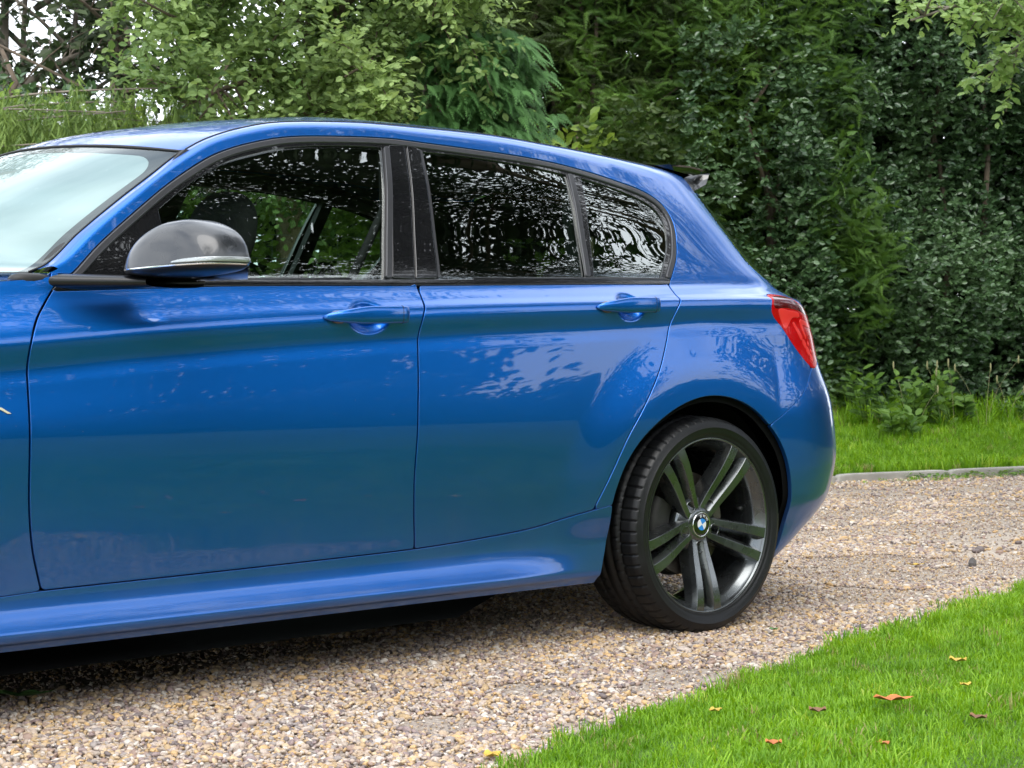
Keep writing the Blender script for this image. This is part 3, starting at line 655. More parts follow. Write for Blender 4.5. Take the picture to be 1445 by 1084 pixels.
# --- spoiler
def spoiler():
    ny = 61; y = np.linspace(-.50, .50, ny); a = np.abs(y)/.50
    xf = .16+.17*(1-a**2); xr = .410+.185*(1-a**2.5); zf = 1.390+.046*(1-a**2); zr_ = 1.387+.036*(1-a**2)
    prof = [(0, .0, 0), (.25, .008, 0), (.6, .010, 0), (.88, .004, 0), (.98, -.004, 0), (1.0, -.012, 0), (.98, -.02, 0), (.93, -.065, 0), (.7, -.105, 0), (.1, -.11, 0)]
    P = np.array([[(xf[i]*(1-u)+xr[i]*u, y[i], (zf[i]*(1-u)+zr_[i]*u)+h*(1.0 if h > 0 else 1-.35*a[i]**4)) for u, h, _ in prof] for i in range(ny)])
    V = P.reshape(-1, 3); k = len(prof); F = [quads(ny, k)]
    for r_ in (0, ny-1):
        c = len(V); V = np.concatenate([V, P[r_].mean(0)[None]]); j = np.arange(k-1); F.append(np.stack([np.full(k-1, c), r_*k+j, r_*k+j+1], 1))
    return mesh_np('roof_spoiler', V, F, M['black_gloss'], car)
spoiler()
# --- wing badge: three slanted stripes and a letter M
def badge():
    x0, z0, y0 = -2.275, .6825, None
    def slab(pts, m, name, t=.002):
        p = np.array(pts); yv = -(W(x0+p[:, 0], z0+p[:, 1])); V = np.concatenate([np.stack([x0+p[:, 0], yv-.0004, z0+p[:, 1]], 1), np.stack([x0+p[:, 0], yv-.0004-t, z0+p[:, 1]], 1)])
        n = len(p); j = np.arange(n); k = (j+1) % n; V = np.concatenate([V, V[n:].mean(0)[None]])
        return mesh_np(name, V, [np.stack([j, k, n+k, n+j], 1), np.stack([np.full(n, 2*n), n+j, n+k], 1)], m, fender, smooth=False)
    for i, m in enumerate(('badge_blue', 'navy', 'red')):
        s = i*.0165; slab([(s, 0), (s+.0135, 0), (s+.0235, .014), (s+.010, .014)], M[m], 'badge_stripe')
    s = .050
    for a, b_, c, d in ((0, .010, .018, .009), (.030, .040, .018, .009)): pass
    slab([(s, 0), (s+.012, 0), (s+.022, .014), (s+.010, .014)], M['badge_gold'], 'badge_letter')
    slab([(s+.012, .014), (s+.022, .014), (s+.036, 0), (s+.028, 0)], M['badge_gold'], 'badge_letter', .0025)
    slab([(s+.030, 0), (s+.040, 0), (s+.056, .014), (s+.046, .014)], M['badge_gold'], 'badge_letter')
    slab([(s+.054, .0138), (s+.064, .0138), (s+.086, .0002), (s+.078, .0002)], M['badge_gold'], 'badge_letter', .0025)
badge()

# ------------------------------------------------------------------ wheels
def make_wheel(steer=0):
    Rt, hw = .316, .118
    # rim barrel (y negative = outboard face), origin at the wheel centre
    prof = [(.238, .105), (.243, .108), (.246, .104), (.243, .095), (.229, .085), (.222, .0), (.222, -.060), (.229, -.078), (.234, -.088), (.2395, -.094), (.2425, -.100), (.2445, -.1075), (.2425, -.1115), (.2385, -.1105), (.2365, -.104), (.232, -.094), (.224, -.084), (.217, -.070), (.2145, -.03), (.2145, .06), (.222, .085), (.238, .105)]
    V, F = lathe(prof, 128); w = mesh_np('wheel', V, F, M['rim'], car)
    # hub
    prof = [(0.0001, -.074), (.030, -.075), (.034, -.078), (.040, -.078), (.046, -.073), (.054, -.066), (.074, -.058), (.082, -.048), (.082, -.020), (.0001, -.020)]
    V, F = lathe(prof, 64); mesh_np('hub', V, F, M['rim'], w)
    # spoke: swept bevelled section from the hub out to the rim, two per arm
    def spoke(sgn):
        st = np.linspace(0, 1, 26); Vs = []
        for t in st:
            r = .040+(.2405-.040)*t; off = sgn*(.0190+.0165*t**.9); wd = .0082+.0068*t; face = -(.072+.0365*ss((t+.05)/1.05)+.005*math.sin(t*math.pi)); dep = .060-.018*t; bev = .012-.004*t
            sec = [(-sgn*(wd+bev), .020), (-sgn*wd, .0008), (-sgn*(wd-.001), 0.), (sgn*(wd-.001), 0.), (sgn*wd, .0008), (sgn*(wd+.004), .018), (sgn*(wd+.006), dep), (-sgn*(wd+bev), dep)]
            if sgn < 0: sec = sec[::-1]
            for a, h in sec: Vs.append((off+a, face+h, r))
        return np.array(Vs), quads(26, 8, True)
    for i in range(5):
        th = R(90+72*i+180+.5)
        for sgn in (-1, 1):
            V, F = spoke(sgn); c_, s_ = math.cos(th-math.pi/2), math.sin(th-math.pi/2)
            Vr = np.stack([V[:, 0]*c_-V[:, 2]*s_, V[:, 1], V[:, 0]*s_+V[:, 2]*c_], 1)
            o = mesh_np('spoke', Vr, F, M['rim'], w)
            for p in o.data.polygons: p.use_smooth = False
            mo = o.modifiers.new('bevel', 'BEVEL'); mo.width = .0011; mo.segments = 2; mo.limit_method = 'ANGLE'; mo.angle_limit = R(24)
        # web and lug pocket at the root of the pair
        c_, s_ = math.cos(th), math.sin(th)
        ang = np.linspace(0, 2*math.pi, 28, endpoint=False)
        rc = .062; pr_ = [(.0155, -.074), (.0165, -.0755), (.0185, -.074), (.020, -.060), (.020, -.03)]
        P = np.array([[(rc*c_+r*math.cos(a), y, rc*s_+r*math.sin(a)) for a in ang] for r, y in pr_])
        mesh_np('bolt_recess', P.reshape(-1, 3), quads(len(pr_), 28, True), M['rim'], w)
        P = np.array([[(rc*c_+r*math.cos(a), y, rc*s_+r*math.sin(a)) for a in ang[::4][:6] if True] for r, y in [(.0001, -.052), (.008, -.053), (.009, -.048), (.009, -.02)]])
        n6 = P.shape[1]; mesh_np('wheel_bolt', P.reshape(-1, 3), quads(4, n6, True), M['disc'], w)
    # centre cap with its round badge
    V, F = lathe([(.0001, -.0805), (.026, -.0800), (.0322, -.0785), (.0335, -.076)], 64); cap = mesh_np('centre_cap', V, F, M['black_gloss'], w)
    V, F = lathe([(.0318, -.0800), (.0330, -.0812), (.0345, -.0800), (.035, -.076)], 64); mesh_np('cap_ring', V, F, M['chrome'], w)
    rot = R(28)
    for i in range(4):
        a = np.linspace(rot+i*math.pi/2, rot+(i+1)*math.pi/2, 10); P = np.stack([.0165*np.cos(a), np.full(10, -.0822), .0165*np.sin(a)], 1); V = np.concatenate([[(0, -.0824, 0)], P, P+np.array([0, .003, 0])]); j = np.arange(9)
        mesh_np('badge_quarter', V, [np.stack([np.zeros(9, int), j+1, j+2], 1), np.stack([j+1, j+11, j+12, j+2], 1)], M['white' if i % 2 else 'badge_blue'], w, smooth=False)
    for i, ch in enumerate('BMW'):
        cu = bpy.data.curves.new('badge_letter', 'FONT'); cu.body = ch; cu.size = .0115; cu.align_x = 'CENTER'; cu.align_y = 'CENTER'; cu.extrude = .0004
        o = bpy.data.objects.new('badge_letter', cu); scene.collection.objects.link(o); cu.materials.append(M['white'])
        dg = bpy.context.evaluated_depsgraph_get(); me = bpy.data.meshes.new_from_object(o.evaluated_get(dg)); bpy.data.objects.remove(o)
        ob = bpy.data.objects.new('badge_letter', me); link(ob, w); a = rot+math.pi/4+(math.pi/4+.12)*(1-i)
        a = R(90)+R(34)*(1-i)-R(20)
        ob.matrix_local = Matrix.Rotation(-(a-math.pi/2), 4, 'Y') @ Matrix.Translation((0, -.0822, .0245)) @ Matrix.Rotation(R(90), 4, 'X')
    # valve
    V, F = tube([(.205, -.02, .03), (.205, -.045, .03)], [.007, .006], 10); mesh_np('tyre_valve', V, F, M['rubber'], w)
    for ch in [w]+list(w.children):
        if ch.name.startswith('badge_letter'): continue
        n_ = len(ch.data.vertices); co = np.zeros(n_*3, np.float32); ch.data.vertices.foreach_get('co', co); co = co.reshape(-1, 3)*[1.043, 1, 1.043]; ch.data.vertices.foreach_set('co', co.ravel().astype(np.float32)); ch.data.update()
    # tyre: sidewall and treaded crown with grooves and shoulder cuts
    half = [(.2395, -.1005), (.2435, -.1125), (.2475, -.1165), (.2500, -.1150), (.2560, -.1190), (.2570, -.1196), (.2660, -.1222), (.2760, -.1222), (.2770, -.1228), (.2785, -.1228), (.2795, -.1218), (.2880, -.1195), (.2960, -.1150), (.2975, -.1147), (.3030, -.1090), (.3075, -.1015), (.3100, -.0955)]
    crown = [(.3108, -.092), (.3125, -.082), (.3138, -.068), (.3142, -.062), (.3065, -.0605), (.3065, -.0525), (.3148, -.051), (.3156, -.034), (.3160, -.0255), (.3080, -.024), (.3080, -.016), (.3163, -.0145)]
    half = [(.316-(.316-r)*.862, y) for r, y in half]; prof = half+crown; prof = prof+[(r, -y) for r, y in prof[::-1]]
    nA = 720; P0 = np.array(prof); t = np.linspace(0, 2*math.pi, nA, endpoint=False); r = np.repeat(P0[:, 0][:, None], nA, 1); yv = np.repeat(P0[:, 1][:, None], nA, 1)
    ay = np.abs(P0[:, 1]); sh = ((P0[:, 0] > .3045) & (ay > .060))[:, None]; cut = ((np.arange(nA) % 12) < 2)[None]
    r = r-.0055*(sh & cut)
    mid = ((ay < .050) & (ay > .028) & (P0[:, 0] > .31))[:, None]; cut2 = (((np.arange(nA)+5) % 12) < 2)[None]; r = r-.004*(mid & cut2)
    # raised sidewall lettering read as small blocks
    rng = np.random.default_rng(5)
    side = ((P0[:, 0] > .265) & (P0[:, 0] < .2775) & (P0[:, 1] < 0))[:, None]; letters = np.zeros(nA, bool)
    r = r+0
    # contact patch: flat where it stands
    x = r*np.cos(t); z = r*np.sin(t); low = z < -.3095; z = np.where(low, -.3095+(z+.3095)*.12, z)
    bul = np.exp(-((t-1.5*math.pi)/.30)**2)[None]*np.exp(-((r-.288)/.018)**2); yv = yv*(1+.045*bul)
    V = np.stack([x, yv, z], -1).reshape(-1, 3); tyre = mesh_np('tyre', V, quads(len(prof), nA, True), M['tyre'], w)
    # brake disc, bell and caliper
    V, F = lathe([(.150, -.018), (.150, .004), (.078, .004), (.078, -.018), (.150, -.018)], 96); mesh_np('brake_disc', V, F, M['disc'], w)
    V, F = lathe([(.0001, -.040), (.070, -.040), (.077, -.034), (.078, -.010)], 48); mesh_np('disc_bell', V, F, M['caliper'], w)
    a0 = np.linspace(R(148), R(212), 14); P = np.array([[(rr*math.cos(a), y, rr*math.sin(a)) for rr, y in ((.092, -.030), (.100, -.044), (.150, -.046), (.166, -.036), (.166, .03), (.10, .03))] for a in a0])
    mesh_np('brake_caliper', P.reshape(-1, 3), quads(14, 6, True), M['caliper'], w)
    V, F = lathe([(.158, .035), (.155, .020), (.06, .020)], 64); mesh_np('dust_shield', V, F, M['caliper'], w)
    return w
whl = make_wheel(); whl.location = (0, -.768, .3105)
def copy_tree(o, parent, loc=None, rz=0):
    c = o.copy(); link(c, parent)
    if loc is not None: c.location = loc; c.rotation_euler = (0, 0, rz)
    for ch in o.children: copy_tree(ch, c)
    return c
copy_tree(whl, car, (-2.69, -.760, .3105))
copy_tree(whl, car, (0, .768, .3105), math.pi); copy_tree(whl, car, (-2.69, .760, .3105), math.pi)
# wheel wells and floor
for cx in (0, -2.69):
    for sg in (-1, 1):
        th = np.linspace(R(-8), R(188), 40); rr = .385
        P = np.array([[(cx+rr*math.cos(a), sg*y, .30+rr*math.sin(a)) for a in th] for y in (.80, .75, .55)])
        V = P.reshape(-1, 3); F = quads(3, 40); c0 = len(V); V = np.concatenate([V, [(cx, sg*.55, .28)]]); j = np.arange(39)
        mesh_np('wheel_arch_liner', V, [F, np.stack([np.full(39, c0), 80+j, 80+j+1], 1)], M['dark'], car)
fl = np.array([(-3.3, -.55, .13), (-3.06, -.60, .12), (-2.28, -.77, .115), (-.85, -.77, .115), (-.50, -.60, .16), (-.42, -.50, .17), (.45, -.52, .18), (.78, -.45, .24)]); fl = np.concatenate([fl, fl[::-1]*[1, -1, 1]]); n = len(fl)  # underbody set low and near black so its band reads as shadow
V = np.concatenate([fl, fl.mean(0)[None]]); j = np.arange(n); mesh_np('floor_pan', V, np.stack([np.full(n, n), (j+1) % n, j], 1), M['dark'], car, smooth=False)
V, F = tube([(.2, -.35, .26), (.5, -.32, .25), (.8, -.30, .24)], .06, 12); mesh_np('exhaust', V, F, M['caliper'], car)
V, F = tube([(0, -.66, .31), (0, .66, .31)], .045, 10); mesh_np('rear_axle', V, F, M['dark'], car)

# ------------------------------------------------------------------ cabin
def seat(x, y, back_h=.60, lean=.28, headrest=True, wide=.25):
    V, F = superell((x, y, .50), (.26, wide, .09), (3, 3.5)); s = mesh_np('seat', V, F, M['fabric'], car)
    def wp(P):
        P = P.copy(); P[..., 0] += (P[..., 2]+back_h/2)*lean; return P
    V, F = superell((x+.22, y, .55+back_h/2), (.075, wide*.96, back_h/2), (3, 3.2), (28, 36), wp); mesh_np('backrest', V, F, M['fabric'], s)
    if headrest:
        zt_ = .55+back_h; xt = x+.22+back_h*lean
        V, F = superell((xt+.035, y, zt_+.075), (.055, .135, .105), (2.8, 2.6), (24, 36), lambda P: np.stack([P[..., 0]+P[..., 2]*.15, P[..., 1]*(1-.25*np.clip(P[..., 2]/.1, 0, 1)**2), P[..., 2]], -1)); mesh_np('headrest', V, F, M['fabric'], s)
        for d in (-.05, .05):
            V, F = tube([(xt+.01, y+d, zt_-.06), (xt+.03, y+d, zt_+.03)], .006, 8); mesh_np('headrest_post', V, F, M['chrome'], s)
    return s
for y in (-.37, .37): seat(-1.715, y, .50)
for y in (-.38, 0, .38): seat(-.44, y, .38, .30, True, .24 if y else .16)
V, F = superell((-1.98, 0, .80), (.25, .72, .13), (2.6, 3.2), (24, 60)); mesh_np('dashboard', V, F, M['plastic'], car)
th = np.linspace(0, 2*math.pi, 48); c = np.array([-1.66, .37, .90]); u_ = np.array([0, 1, 0]); v_ = np.array([.35, 0, .93])
V, F = tube(c+.18*(np.cos(th)[:, None]*u_+np.sin(th)[:, None]*v_), .014, 8, False); mesh_np('steering_wheel', V, F, M['plastic'], car)
# headliner under the roof and inner pillars on both sides
rx2 = np.linspace(-1.50, .24, 40); k2 = K(rx2); b = np.linspace(-1, 1, 31)[:, None]
HPn = np.stack([np.repeat(k2[:, 0][None], 31, 0), b*(k2[:, 1]+.03)[None], k2[:, 2][None]-.028+.045*(1-b**2)], -1)
mesh_np('headliner', HPn.reshape(-1, 3), quads(31, 40), M['headliner'], car)
for sg in (-1, 1):
    def bar(name, a, b_, w, d, m='plastic'):
        a, b_ = np.array(a), np.array(b_); P = []
        for t in np.linspace(0, 1, 6):
            c = a*(1-t)+b_*t; P.append([c+np.array(q) for q in ((-w, 0, 0), (w, 0, 0), (w, d, 0), (-w, d, 0))])
        P = np.array(P)*[1, sg, 1]; mesh_np(name, P.reshape(-1, 3), quads(6, 4, True), M[m], car, smooth=False)
    bar('inner_pillar', (-1.005, .715, .98), (-.90, .565, 1.36), .055, .03)
    bar('inner_pillar', (-1.95, .715, .99), (-1.53, .59, 1.30), .045, .03)
    bar('inner_pillar', (-.385, .715, 1.0), (-.30, .585, 1.33), .022, .03)
    V, F = tube([(-1.52, sg*.585, 1.285), (-1.28, sg*.565, 1.345), (-.95, sg*.555, 1.366), (-.6, sg*.55, 1.362), (-.3, sg*.55, 1.335), (0, sg*.55, 1.27)], .028, 8); mesh_np('roof_lining_edge', V, F, M['plastic'], car)
    V, F = tube([(-1.00, sg*.68, 1.22), (-1.10, sg*.60, .95), (-1.3, sg*.45, .6)], .012, 6); mesh_np('seat_belt', V, F, M['fabric'], car)
    P = np.array([[(x, sg*(.765), z) for x in np.linspace(-1.95, .1, 20)] for z in (.70, .8, .94, .975)]); mesh_np('door_card', P.reshape(-1, 3), quads(4, 20), M['plastic'], car)
    # wide rear pillar lining
    P = np.array([[(-.02, .70, .99), (.42, .60, 1.0)], [(.03, .60, 1.16), (.42, .52, 1.14)], [(.02, .575, 1.25), (.33, .45, 1.27)], [(-.1, .56, 1.33), (.25, .44, 1.34)]])*[1, sg, 1]
    mesh_np('rear_pillar_lining', P.reshape(-1, 3), quads(4, 2), M['plastic'], car)
hU = np.linspace(.1, 1.28, 40); hz_ = np.linspace(1.22, 1.345, 6)[:, None]; hs = S(np.repeat(hU[None], 6, 0), np.repeat(hz_, 40, 1)); hs[..., 0] -= .02; hs[..., 1] += .012
for sg in (1, -1): mesh_np('rear_header', (hs*[1, sg, 1]).reshape(-1, 3), quads(6, 40), M['plastic'], car)
P = np.array([[(x, y, .90-.0*x) for x in (-.25, .62)] for y in (-.62, .62)]); mesh_np('parcel_shelf', P.reshape(-1, 3), quads(2, 2), M['fabric'], car, smooth=False)
# ------------------------------------------------------------------ the garden: frame of reference along the hedge row
HT, HN, HO = np.array([.977, -.214]), np.array([.214, .977]), np.array([-1.37, 6.65])
def hp(a, b, z=0.): return np.stack(np.broadcast_arrays(HO[0]+a*HT[0]+b*HN[0], HO[1]+a*HT[1]+b*HN[1], z), -1)
rng = np.random.default_rng(11)
def vnoise(P, scale, seed=0):
    p = np.asarray(P)*scale+seed*17.31; i = np.floor(p).astype(np.int64); f = p-i; f = f*f*(3-2*f); out = 0
    def h(q):
        n = (q[:, 0]*73856093) ^ (q[:, 1]*19349663) ^ (q[:, 2]*83492791) ^ (seed*2654435761 & 0xffffffff); n = (n ^ (n >> 13))*1274126177 & 0x7fffffff; return (n % 100003)/100003.
    for dx in (0, 1):
        for dy in (0, 1):
            for dz in (0, 1):
                w = (f[:, 0] if dx else 1-f[:, 0])*(f[:, 1] if dy else 1-f[:, 1])*(f[:, 2] if dz else 1-f[:, 2]); out = out+w*h(i+np.array([dx, dy, dz]))
    return out
def unit(v): return v/np.maximum(np.linalg.norm(v, axis=-1, keepdims=True), 1e-9)
def rdir(n): return unit(rng.normal(size=(n, 3)))
LEAF = (np.array([(0, 0, 0), (.30, .26, .05), (.68, .27, .04), (1, 0, -.06), (.68, -.27, .04), (.30, -.26, .05)], float), [np.array([[0, 3, 2, 1], [0, 5, 4, 3]])])
LEAF_THIN = (np.array([(0, 0, 0), (.45, .17, .05), (1, 0, -.03), (.45, -.17, .05)], float), [np.array([[0, 2, 1], [0, 3, 2]])])
def frond(n=7, droop=.25, wid=.34, sub=True):
    """flat feathery spray: a stem with tapering side strips, each toothed"""
    V, F = [], []
    def strip(p, d, L, w, nseg=2):
        s = np.array([-d[1], d[0]]); b = len(V)
        for i in range(nseg+1):
            t = i/nseg; c = p+d*L*t; ww = w*(1-.85*t); z = -droop*(np.hypot(*c))**2
            V.append((c[0]+s[0]*ww, c[1]+s[1]*ww, z)); V.append((c[0]-s[0]*ww, c[1]-s[1]*ww, z))
            if i: F.append((b+2*i-2, b+2*i-1, b+2*i+1, b+2*i))
    strip(np.zeros(2), np.array([1., 0]), 1, .03, 3)
    for i in range(1, n+1):
        t = i/(n+1)
        for sg in (-1, 1):
            L = wid*(1-t)**.6*(1 if sub else 1); d = np.array([math.cos(.75), sg*math.sin(.75)])
            strip(np.array([t, 0.]), d, L, .036, 2)
            if sub and L > .16:
                for u in (.35, .65):
                    q = np.array([t, 0.])+d*L*u
                    for s2 in (-1, 1):
                        a = math.atan2(d[1], d[0])+s2*.6; strip(q, np.array([math.cos(a), math.sin(a)]), L*.34, .026, 1)
    return np.array(V), [np.array(F)]
FROND, FROND_S, FROND_H = frond(8, .45, .26), frond(6, .5, .24, False), frond(7, .45, .30, False)
def place(T, pos, X, Z, s, tint, sy=None):
    V0, F0 = T; n = len(pos); X = unit(X); Y = unit(np.cross(Z, X)); Z = np.cross(X, Y); s = np.broadcast_to(s, (n,))
    sy = s if sy is None else sy
    V = pos[:, None]+V0[None, :, 0:1]*X[:, None]*s[:, None, None]+V0[None, :, 1:2]*Y[:, None]*sy[:, None, None]+V0[None, :, 2:3]*Z[:, None]*s[:, None, None]
    k = len(V0); F = [(f[None]+(np.arange(n)*k)[:, None, None]).reshape(-1, f.shape[1]) for f in F0]
    return V.reshape(-1, 3), F, np.repeat(tint, k)
def foliage(name, groups, m, parent):
    V, F, T, o = [], {3: [], 4: []}, [], 0
    for v, f, t in groups:
        for q in f: F[q.shape[1]].append(q+o)
        V.append(v); T.append(t); o += len(v)
    return mesh_np(name, np.concatenate(V), [np.concatenate(x) for x in F.values() if x], m, parent, smooth=False, tint=np.clip(np.concatenate(T), 0, 1))
def twig_leaves(p, d, L, per, size, T=LEAF, up=.6, tint=None, spread=.9, jitter=.25):
    """leaves set alternately along short twigs: p start, d direction, L length"""
    n = len(p); k = per; t = (np.arange(k)+.5)/k
    pos = p[:, None]+d[:, None]*(t[None, :, None]*L[:, None, None]); pos = pos.reshape(-1, 3)
    dd = np.repeat(d, k, 0); side = unit(np.cross(dd, rdir(n*k))); sg = np.tile(np.where(np.arange(k) % 2, 1., -1.), n)[:, None]
    base = unit(np.cross(dd, np.array([0, 0, 1.])+rdir(n*k)*.35)); side = unit(base*sg+side*.5)
    X = unit(dd*.7+side*spread+rdir(n*k)*jitter); Z = unit(np.array([0, 0, 1.])*up+rdir(n*k)*(1-up)+np.array([-.15, -.3, 0]))
    sz = size*rng.uniform(.7, 1.2, n*k); ti = np.repeat(rng.uniform(0, 1, n) if tint is None else tint, k)*.6+rng.uniform(0, .4, n*k)
    return place(T, pos, X, Z, sz, ti)
# leaf colours
M['holly'] = leafmat('holly_leaf', (.030, .078, .028), (.160, .265, .110), rough=.32, trans=.14, spec=.6)
M['cypress_l'] = leafmat('cypress_green', (.036, .095, .018), (.200, .350, .060), rough=.5, trans=.25)
M['cypress_b'] = leafmat('blue_green_cypress', (.022, .085, .026), (.140, .300, .090), rough=.55, trans=.2)
M['yew'] = leafmat('dark_conifer', (.022, .040, .014), (.100, .150, .036), rough=.5, trans=.2)
M['ivy'] = leafmat('bramble_leaf', (.030, .060, .018), (.120, .180, .045), rough=.4, trans=.3)
M['plum'] = leafmat('pale_green_leaf', (.060, .130, .030), (.390, .520, .185), rough=.45, trans=.35)
M['plum2'] = leafmat('pale_yellow_green_leaf', (.150, .270, .060), (.43, .58, .21), rough=.45, trans=.35)
M['spruce'] = leafmat('spruce_green', (.065, .130, .030), (.260, .370, .085), rough=.5, trans=.2)
M['fartree'] = leafmat('far_tree_leaf', (.030, .050, .022), (.100, .135, .060), rough=.5, trans=.3)
M['lawntree'] = leafmat('dark_canopy_leaf', (.008, .016, .006), (.028, .045, .014), rough=.7, trans=.12, spec=.2)
M['farleaf'] = leafmat('dark_far_leaf', (.018, .034, .014), (.070, .100, .045), rough=.5, trans=.3)
M['under'] = leafmat('shade_tinted_leaf', (.010, .020, .008), (.030, .050, .016), rough=.6, trans=.2)  # greens darkened so the leaf colour itself carries the hedge's inner shade
M['nettle'] = leafmat('weed_leaf', (.060, .135, .025), (.190, .330, .060), rough=.5, trans=.35)
M['bright'] = leafmat('light_shrub_leaf', (.120, .220, .035), (.400, .540, .110), rough=.45, trans=.4)
M['grass'] = leafmat('lawn_grass_blade', (.42, .36, .16), (.46, .58, .09), rough=.45, trans=.4, attr='INSTANCER', spec=.3, extra=[(.12, (.36, .34, .12)), (.17, (.09, .23, .012)), (.88, (.30, .52, .04))])

def hedge_wall(name, label, cat, m, a0, a1, z0, z1, n, T, size, per, L, b0=0., depth=.5, bulge=.5, hole=.36, up=.35, seed=1, nscale=1.1, stems=6, group=None, tint_noise=True, shape=None):
    root = empty(name, hp((a0+a1)/2, b0+.6, .2)); tag(root, label, cat, group)
    a = rng.uniform(a0, a1, n); z = rng.uniform(z0, z1, n); q = np.stack([a, z, 0*a], 1)
    bb = -bulge*(vnoise(q, nscale*.8, seed)-.5)*2-.35*bulge*(vnoise(q, nscale*2.6, seed+3)-.5)*2
    dp = rng.uniform(0, 1, n)**1.6*depth
    keep = vnoise(np.stack([a, z, dp], 1), nscale*2.3, seed+7)*.65+vnoise(np.stack([a, z, dp], 1), nscale*5.5, seed+8)*.35 > hole-.25*dp/depth
    if shape is not None: keep &= shape(a, z)
    a, z, bb, dp = a[keep], z[keep], bb[keep], dp[keep]; n = len(a)
    p = hp(a, b0+bb+dp, z); out = np.array([-HN[0], -HN[1], 0])
    d = unit(out*.8+rdir(n)*.75+np.array([0, 0, .25])); t = vnoise(p, 2.2, seed+20)*.9-.1 if tint_noise else rng.uniform(0, 1, n)
    t = np.clip(t+rng.normal(0, .15, n), 0, 1)
    g = twig_leaves(p-root.location, d, L*rng.uniform(.6, 1.3, n), per, size, T, up, t)
    foliage('foliage', [g], m, root)
    for i in range(stems):
        aa = rng.uniform(a0+.2, a1-.2); r0_ = rng.uniform(.02, .05); path = [hp(aa+math.sin(k*.9+i)*.12+k*rng.normal(0, .04), b0+.45+.1*math.sin(k+i), z0-.25+(z1-z0+.1)*k/6) for k in range(7)]
        V, F = tube(np.array(path)-np.array(root.location), np.linspace(r0_, r0_*.35, 7), 7); mesh_np('stem', V, F, M['bark'], root)
    return root
holly = hedge_wall('holly_bush', 'tall dark glossy holly hedge filling the right side behind the car', 'hedge', M['holly'], 8.55, 14.5, .22, 5.2, 21000, LEAF, .055, 7, .12, depth=.55, bulge=.45, hole=.40, seed=2, nscale=1.25)
hedge_wall('cypress_hedge', 'bright green feathery cypress hedge between the dark conifer and the holly', 'hedge', M['cypress_l'], 6.7, 9.3, .3, 5.0, 8200, FROND_H, .13, 2, .13, b0=-.05, depth=.5, bulge=.5, hole=.40, up=.25, seed=5, nscale=1.4)
def tip_shape(a, z): return (np.abs(a-9.2+(z-1.6)*.35)*.9+np.abs(z-1.68)*.5) < .40
hedge_wall('young_cypress', 'light green cypress sprays poking out through the holly above the tail light', 'shrub', M['cypress_l'], 8.5, 9.9, .8, 2.8, 1300, FROND, .15, 2, .13, b0=-.42, depth=.25, bulge=.2, hole=.40, up=.25, seed=9, nscale=1.6, stems=0, shape=tip_shape)
hedge_wall('holly_bush', 'patch of small grey-green holly growing at the foot of the cypress hedge', 'shrub', M['holly'], 7.5, 8.8, .4, 3.3, 1500, LEAF, .05, 7, .12, b0=-.25, depth=.3, bulge=.3, hole=.52, seed=12, nscale=1.5, stems=2)
hedge_wall('bramble', 'broad-leaved climber scrambling low in front of the dark conifer above the car roof', 'climber', M['ivy'], 6.55, 7.45, 1.8, 2.6, 230, LEAF, .066, 6, .18, b0=-.45, depth=.35, bulge=.3, hole=.45, seed=15, nscale=1.6, stems=2)
hedge_wall('dark_conifer', 'tall dark yew-like conifer with yellowish tips behind the roof of the car', 'tree', M['yew'], 5.4, 8.2, 2.0, 6.0, 7000, FROND_S, .15, 3, .22, b0=.15, depth=.7, bulge=.6, hole=.40, up=.25, seed=21, nscale=1.0, stems=4)
hedge_wall('light_shrub', 'light green leafy shrub seen through the side windows of the car', 'shrub', M['bright'], 2.3, 6.6, .3, 2.3, 2300, LEAF, .085, 5, .2, b0=-.2, depth=.5, bulge=.5, hole=.40, seed=25, nscale=1.2, stems=5)
hedge_wall('field_hedge', 'leafy green hedge continuing the row to the left, beyond the picture edge', 'hedge', M['ivy'], -8., 1.0, .1, 3.3, 5200, LEAF, .11, 5, .25, b0=.2, depth=.8, bulge=.5, hole=.34, seed=28, nscale=1.2, stems=6)
# added filler of darkened leaves behind the row so that no light leaks through
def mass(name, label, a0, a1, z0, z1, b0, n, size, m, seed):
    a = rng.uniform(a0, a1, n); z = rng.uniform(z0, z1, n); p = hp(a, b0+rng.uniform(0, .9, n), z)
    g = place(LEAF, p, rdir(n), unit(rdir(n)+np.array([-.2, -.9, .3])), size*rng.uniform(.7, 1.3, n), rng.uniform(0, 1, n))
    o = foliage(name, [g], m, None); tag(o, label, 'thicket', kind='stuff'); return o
mass('thicket', 'added filler thicket of shade-dark leaves behind the hedge row', 5.2, 15.5, .0, 5.8, .75, 30000, .20, M['under'], 3)
mass('thicket', 'low added thicket of shade-dark leaves behind the light green shrub on the left', .5, 5.4, .0, 2.05, .5, 4000, .17, M['under'], 4)
